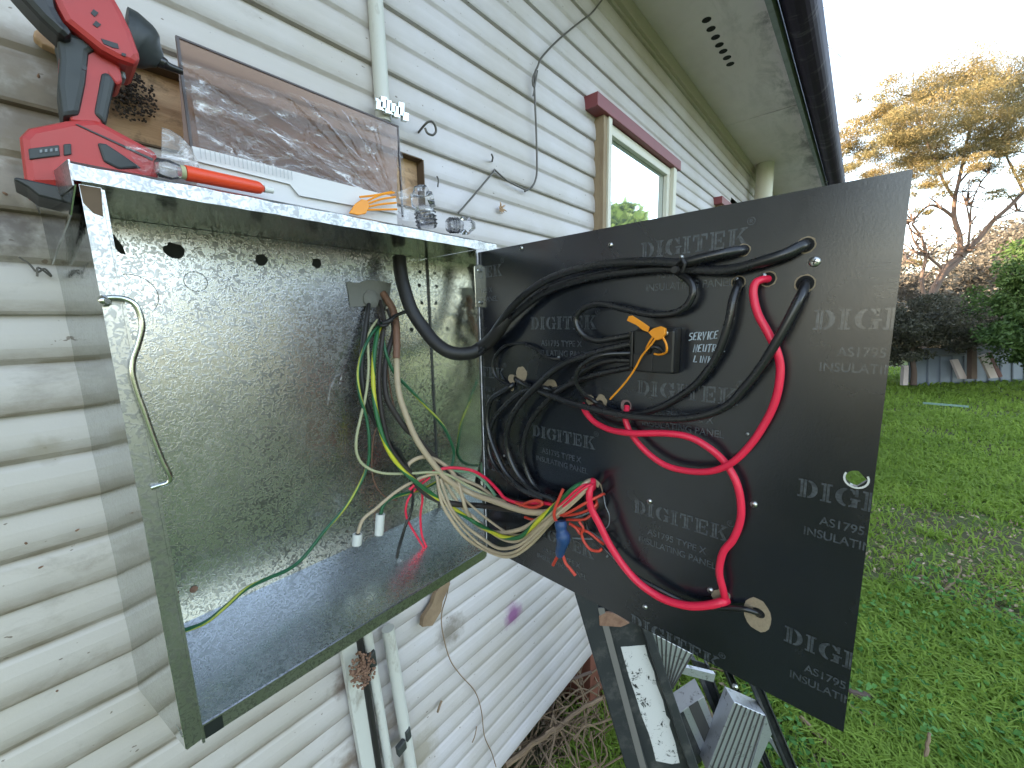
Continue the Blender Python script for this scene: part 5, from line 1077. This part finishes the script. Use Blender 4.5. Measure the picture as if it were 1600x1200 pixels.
branch('fallen_branch', 'forked dark red twig reaching up over the bottom edge of the wall', [zg(925, 1050, .36), zg(890, 1062, .34), zg(873, 1070, .32), zg(866, 1095, .26), zg(862, 1118, .2), zg(868, 1150, .1)], .006, M['bark'])
branch('fallen_branch', 'long thin stick slanting down from the forked twig to the bottom of the picture', [zg(862, 1118, .22), zg(880, 1150, .16), zg(905, 1205, .10)], .005)
branch('fallen_branch', 'thin pale stick crossing toward the lower left of the ladder', [zg(800, 1205, .1), zg(840, 1155, .16), zg(885, 1105, .2), zg(935, 1070, .24)], .005)
branch('fallen_branch', 'thick reddish branch poking out right of the lower corner of the panel', [zg(1290, 1060, .05), zg(1332, 1082, .06), zg(1362, 1092, .05), zg(1385, 1112, .04), zg(1420, 1122, .02)], .020, M['bark'])
branch('fallen_branch', 'long pale branch in the weeds running toward the bottom right of the picture', [zg(1250, 1120, .05), zg(1290, 1160, .04), zg(1330, 1182, .04), zg(1400, 1180, .03), zg(1480, 1195, .03), zg(1560, 1200, .03)], .010)
branch('fallen_branch', 'thin pale twig between the two thicker branches right of the panel', [zg(1325, 1100, .05), zg(1365, 1130, .05), zg(1400, 1155, .04), zg(1430, 1165, .03)], .006)
branch('fallen_branch', 'slim curved grey stick lying on the bare patch of lawn', [zg(1463, 928, .02), zg(1480, 918, .03), zg(1496, 904, .03), zg(1502, 884, .03)], .009)
branch('fallen_branch', 'upright dead stalk standing in the weeds near the bottom edge', [zg(1440, 1205, .02), zg(1448, 1170, .08), zg(1452, 1145, .12)], .008)
# ---- trees
def tree_leaves(name, blobs, dep, dj, per, L, Wd, m, parent, ndir=(0, 0, -.3), flat=1):
    C = []
    for (u, v, ru, rv) in blobs:
        s = dep/F; nn = int(per*ru*rv/400)
        c0 = np.array(at(u, v, dep+rng.normal()*dj)); k = max(4, int(ru*rv/130)); 
        sub = c0+(np.array(RT)*rng.uniform(-1, 1, (k, 1))*ru*s*.8+np.array(UP)*rng.uniform(-1, 1, (k, 1))*rv*s*.75+np.array(FW)*rng.normal(size=(k, 1))*ru*s*.6)
        for q in sub: C.append(blob(q, (ru*s*.50, ru*s*.50, rv*s*.44), max(8, nn//k), .05))
    V, Fc = leaves(np.concatenate(C), L, Wd, ndir); return mesh_np(name, V, Fc, m, parent)
DG = 14.0
gum = thing('gum_tree', onZ(1440, 588, 0), 'tall spreading gum tree with orange sunlit foliage and bare pinkish limbs beyond the lawn', 'tree')
def limb(pts, r0, r1, parent, m=M['bark'], name='limb', dep=DG, label=None):
    P = catmull([at(u, v, dep+(w[0] if w else 0)) for u, v, *w in pts], 5); n = len(P); mb = MB(); r0 *= .62; r1 *= .6; mb.tube(P, [r0+(r1-r0)*i/(n-1) for i in range(n)], 8); return obj(name, mb, m, parent, label)
limb([(1436, 600), (1440, 560), (1447, 500), (1456, 462)], .20, .17, gum, name='trunk')
lbs = [([(1456, 462), (1463, 445), (1478, 425), (1495, 410), (1512, 390), (1530, 372), (1552, 345), (1575, 325), (1600, 300), (1640, 265), (1700, 210)], .17, .08), ([(1456, 462), (1470, 432), (1480, 415), (1497, 400), (1500, 372), (1491, 340), (1492, 310), (1497, 288), (1505, 250), (1515, 205), (1530, 160)], .17, .05), ([(1497, 400), (1505, 388), (1508, 395)], .22, .12),
       ([(1450, 480), (1440, 440), (1447, 400), (1440, 372), (1425, 350)], .10, .05), ([(1491, 340), (1470, 325), (1450, 322), (1425, 345), (1405, 352), (1380, 350)], .09, .03), ([(1478, 425), (1450, 400), (1430, 380), (1420, 350)], .08, .03), ([(1492, 310), (1478, 290), (1460, 250), (1440, 200), (1425, 150)], .08, .03),
       ([(1512, 390), (1516, 350), (1518, 320), (1530, 290), (1545, 270)], .06, .02), ([(1516, 350), (1510, 320), (1503, 300)], .05, .02), ([(1552, 345), (1590, 330), (1620, 335)], .05, .02), ([(1497, 288), (1520, 262), (1550, 240), (1575, 200)], .06, .02), ([(1600, 300), (1585, 270), (1572, 240), (1575, 210)], .07, .03), ([(1447, 400), (1430, 395), (1415, 405), (1405, 420)], .06, .02)]
for p, r0, r1 in lbs: limb(p, r0, r1, gum)
tws = MB()
for k in range(150):
    (p, r0, r1) = lbs[rng.integers(0, len(lbs))]; i = rng.integers(1, len(p)); u, v = p[i][0], p[i][1]; a = -math.pi/2+rng.normal()*.8; l = 18+45*rng.random(); q = [(u, v)]
    for s_ in range(3): a += rng.normal()*.35; u += math.cos(a)*l/3; v += math.sin(a)*l/3; q.append((u, v))
    P = [at(uu, vv, DG+rng.normal()*.3) for uu, vv in q]; tws.tube(catmull(P, 2), [.028*(1-i_/6.6) for i_ in range(7)], 4)
obj('twigs', tws, M['bark'], gum, kind='stuff')
gb_ = [(1345, 222, 34, 16), (1385, 215, 44, 20), (1430, 205, 50, 22), (1480, 200, 50, 24), (1530, 195, 50, 26), (1575, 200, 44, 28), (1410, 250, 46, 20), (1455, 240, 50, 22), (1505, 240, 44, 20), (1340, 262, 30, 14), (1385, 258, 40, 16), (1300, 238, 26, 10), (1500, 150, 46, 24), (1550, 140, 46, 24), (1450, 155, 46, 22), (1400, 172, 40, 20), (1480, 265, 30, 14), (1545, 262, 26, 12), (1600, 210, 44, 28), (1395, 155, 38, 22), (1425, 140, 42, 22), (1470, 135, 46, 26), (1520, 118, 45, 24), (1565, 112, 42, 26), (1610, 130, 45, 35), (1370, 170, 25, 18), (1355, 205, 34, 16), (1390, 195, 40, 20), (1440, 180, 48, 22), (1490, 175, 48, 24), (1545, 175, 50, 30), (1600, 175, 48, 32), (1650, 160, 50, 45), (1335, 245, 26, 16), (1375, 235, 40, 18), (1420, 225, 44, 20), (1465, 220, 40, 24), (1515, 215, 34, 20), (1325, 265, 20, 12), (1360, 275, 30, 12), (1400, 270, 44, 20), (1445, 262, 34, 22), (1585, 235, 30, 18), (1600, 250, 34, 20), (1470, 285, 26, 16), (1432, 302, 24, 12), (1560, 300, 22, 10), (1590, 285, 22, 12), (1640, 270, 40, 24), (1460, 325, 14, 10), (1440, 410, 14, 10), (1700, 200, 60, 60), (1310, 200, 14, 6), (1345, 150, 12, 6)]
tree_leaves('crown', gb_, DG, .8, 1300, .045, .011, M['gumleaf'], gum, (.2, -.2, .5))
# far scrub: one mass
sb_ = [(1420, 430, 40, 40), (1470, 470, 50, 36), (1530, 460, 50, 50), (1590, 450, 50, 50), (1560, 510, 70, 40), (1480, 520, 60, 34), (1410, 490, 40, 50), (1540, 400, 40, 30), (1600, 390, 40, 34), (1500, 435, 34, 24), (1650, 430, 60, 90), (1720, 420, 60, 100), (1620, 520, 70, 50), (1350, 480, 60, 60), (1300, 480, 60, 60), (1440, 390, 18, 20), (1580, 355, 30, 14), (1780, 430, 70, 110), (1860, 430, 70, 110)]
C = []
for (u, v, ru, rv) in sb_:
    s = 20/F; c0 = np.array(at(u, v, 20+rng.normal()*1.2)); k = max(5, int(ru*rv/42)); sub = c0+(np.array(RT)*rng.uniform(-1, 1, (k, 1))*ru*s*.85+np.array(UP)*rng.uniform(-1, 1, (k, 1))*rv*s*.85+np.array(FW)*rng.normal(size=(k, 1))*1.2)
    for q in sub: C.append(blob(q, (.6, .6, .42), 110))
V, Fc = leaves(np.concatenate(C), .10, .035); mesh_np('far_scrub', V, Fc, M['wood_far'], label='brownish grey scrub forming the far background behind the lawn', kind='stuff', cat='scrub')
# bushes
bush = thing('dark_bush', onZ(1425, 600, 0), 'dark round dense bush on a short trunk just right of the panel edge', 'bush')
limb([(1427, 602), (1428, 580), (1425, 550), (1430, 520)], .10, .05, bush, dep=9.3, name='trunk')
tree_leaves('foliage', [(1420, 500, 40, 30), (1450, 500, 45, 30), (1480, 515, 40, 28), (1500, 530, 32, 22), (1420, 535, 40, 26), (1460, 540, 42, 24), (1400, 560, 26, 18), (1425, 475, 30, 16), (1380, 520, 40, 40), (1340, 520, 40, 40), (1525, 545, 18, 12)], 9.3, .3, 900, .036, .013, M['bushleaf'], bush)
bush2 = thing('green_bush', at(1640, 640, 8.2), 'green leafy bush at the right edge of the lawn', 'bush')
bush2.location.z = 0; LOC[bush2.name] = bush2.location.copy()
limb([(1632, 625), (1636, 580), (1640, 520)], .10, .06, bush2, dep=8.2, name='trunk')
tree_leaves('foliage', [(1590, 470, 26, 26), (1580, 510, 30, 22), (1600, 540, 30, 22), (1620, 480, 40, 50), (1660, 480, 50, 80), (1640, 540, 50, 40), (1610, 445, 24, 24), (1720, 470, 60, 100), (1640, 400, 40, 40), (1690, 380, 50, 60), (1760, 420, 60, 90), (1590, 565, 16, 12), (1575, 490, 16, 12), (1585, 445, 12, 10)], 8.2, .4, 800, .042, .018, M['bushleaf2'], bush2)
# shed wall, leaning timbers, far posts
sh = thing('shed', onZ(1500, 608, 0), 'low blue grey shed wall behind the dark bush at the end of the lawn', 'shed')
def bp_(name, pts, dep, th, m, par=None, label=None, cat=None, bev=0):
    mb = MB(); mb.prism([at(u, v, dep) for u, v in pts], FW*th); return obj(name, mb, m, par, label, cat, bevel=bev)
bp_('wall', [(1425, 556), (1520, 552), (1620, 548), (1800, 545), (1800, 612), (1425, 612)], 9.62, .1, M['shed'], sh)
bp_('roof', [(1420, 545), (1620, 538), (1800, 535), (1800, 545.5), (1620, 548.5), (1420, 556.5)], 9.45, .4, mat('shed_roof', (.12, .13, .15), .7), sh)
mb = MB(); 
for i in range(20):
    u = 1430+i*19; mb.prism([at(u, 556, 9.60), at(u+2, 556, 9.60), at(u+2, 612, 9.60), at(u, 612, 9.60)], FW*.01)
obj('wall_rib', mb, mat('shed_rib', (.11, .13, .17), .7), sh)
bp_('leaning_plank', [(1487, 562), (1497, 561), (1512, 592), (1500, 592)], 9.3, .05, M['board_w'], None, 'pale plank leaning on the shed wall, left one of two', 'plank')
bp_('leaning_plank', [(1531, 556), (1543, 552), (1560, 590), (1548, 591)], 9.3, .05, M['board_w'], None, 'broad pale plank with a dark red neighbour leaning on the shed wall', 'plank')
bp_('leaning_plank', [(1544, 552), (1549, 550), (1567, 588), (1561, 590)], 9.32, .05, M['board_r'], None, 'dark red plank leaning beside the broad pale one', 'plank')
bp_('post', [(1413, 572), (1420, 571), (1419, 602), (1411, 602)], 9.25, .08, M['board_w'], None, 'pale pink post standing under the dark bush', 'post')
bp_('post', [(1519, 530), (1526, 530), (1527, 592), (1518, 592)], 9.2, .1, M['bark'], None, 'brown trunk like post between the leaning planks', 'post')
mb = MB(); p = onZ(1477, 634, .05); mb.prism([p+Vector((0, -.28, 0)), p+Vector((0, .28, 0)), p+Vector((.04, .28, 0)), p+Vector((.04, -.28, 0))], (0, 0, .03)); obj('hose_pipe', mb, mat('pale_green_pipe', (.22, .34, .28), .5), None, 'pale green pipe lying across the far lawn', 'pipe')
# thin overhead twigs by the gutter
ov = thing('overhanging_twigs', at(1330, 60, 9), 'fine bare twigs hanging in the sky beside the gutter', 'twigs')
for q in [[(1278, 18), (1292, 8), (1308, -6)], [(1284, 58), (1300, 76), (1322, 96), (1345, 118), (1358, 116), (1370, 108)], [(1288, 66), (1310, 92), (1340, 126)]]:
    P = catmull([at(u, v, 9) for u, v in q], 5); mb = MB(); mb.tube(P, .006, 5); obj('twig', mb, M['bark'], ov)
# yard trees seen only in reflections; low far-left shrubs added to darken the panel
for (x, y, r_, h, lab) in [(9.4, -4.7, 1.3, 4.9, 'leafy green tree on the right of the lawn mirrored in the window pane'), (-9, -2.5, 1.5, 1.25, 'low unseen green shrub far left of the box, added to darken the panel, nearer one'), (-10, -6, 1.7, 1.4, 'low unseen green shrub far left of the box, added to darken the panel, farther one'), (-4, -9, 2.2, 3.6, 'tall green tree behind the viewer, left one'), (3.5, -10, 2.6, 4.6, 'tall green tree behind the viewer, middle one'), (9.5, -8.2, 2.0, 4.0, 'tall green tree behind the viewer, right one')]:
    t = thing('reflection_tree', (x, y, 0), lab, 'tree', 'trees across the yard')
    mb = MB(); mb.tube([(x, y, 0), (x+.1, y, h*.5), (x, y+.1, h*.8)], [.16, .12, .05], 8); obj('trunk', mb, M['bark'], t)
    C = [blob((x+rng.uniform(-.8, .8)*r_, y+rng.uniform(-.8, .8)*r_, h*.62+rng.uniform(-.32, .34)*h), (.55, .55, .42), 260) for _ in range(28)]
    V, Fc = leaves(np.concatenate(C), .13, .06); mesh_np('crown', V, Fc, M['bushleaf2'], t)
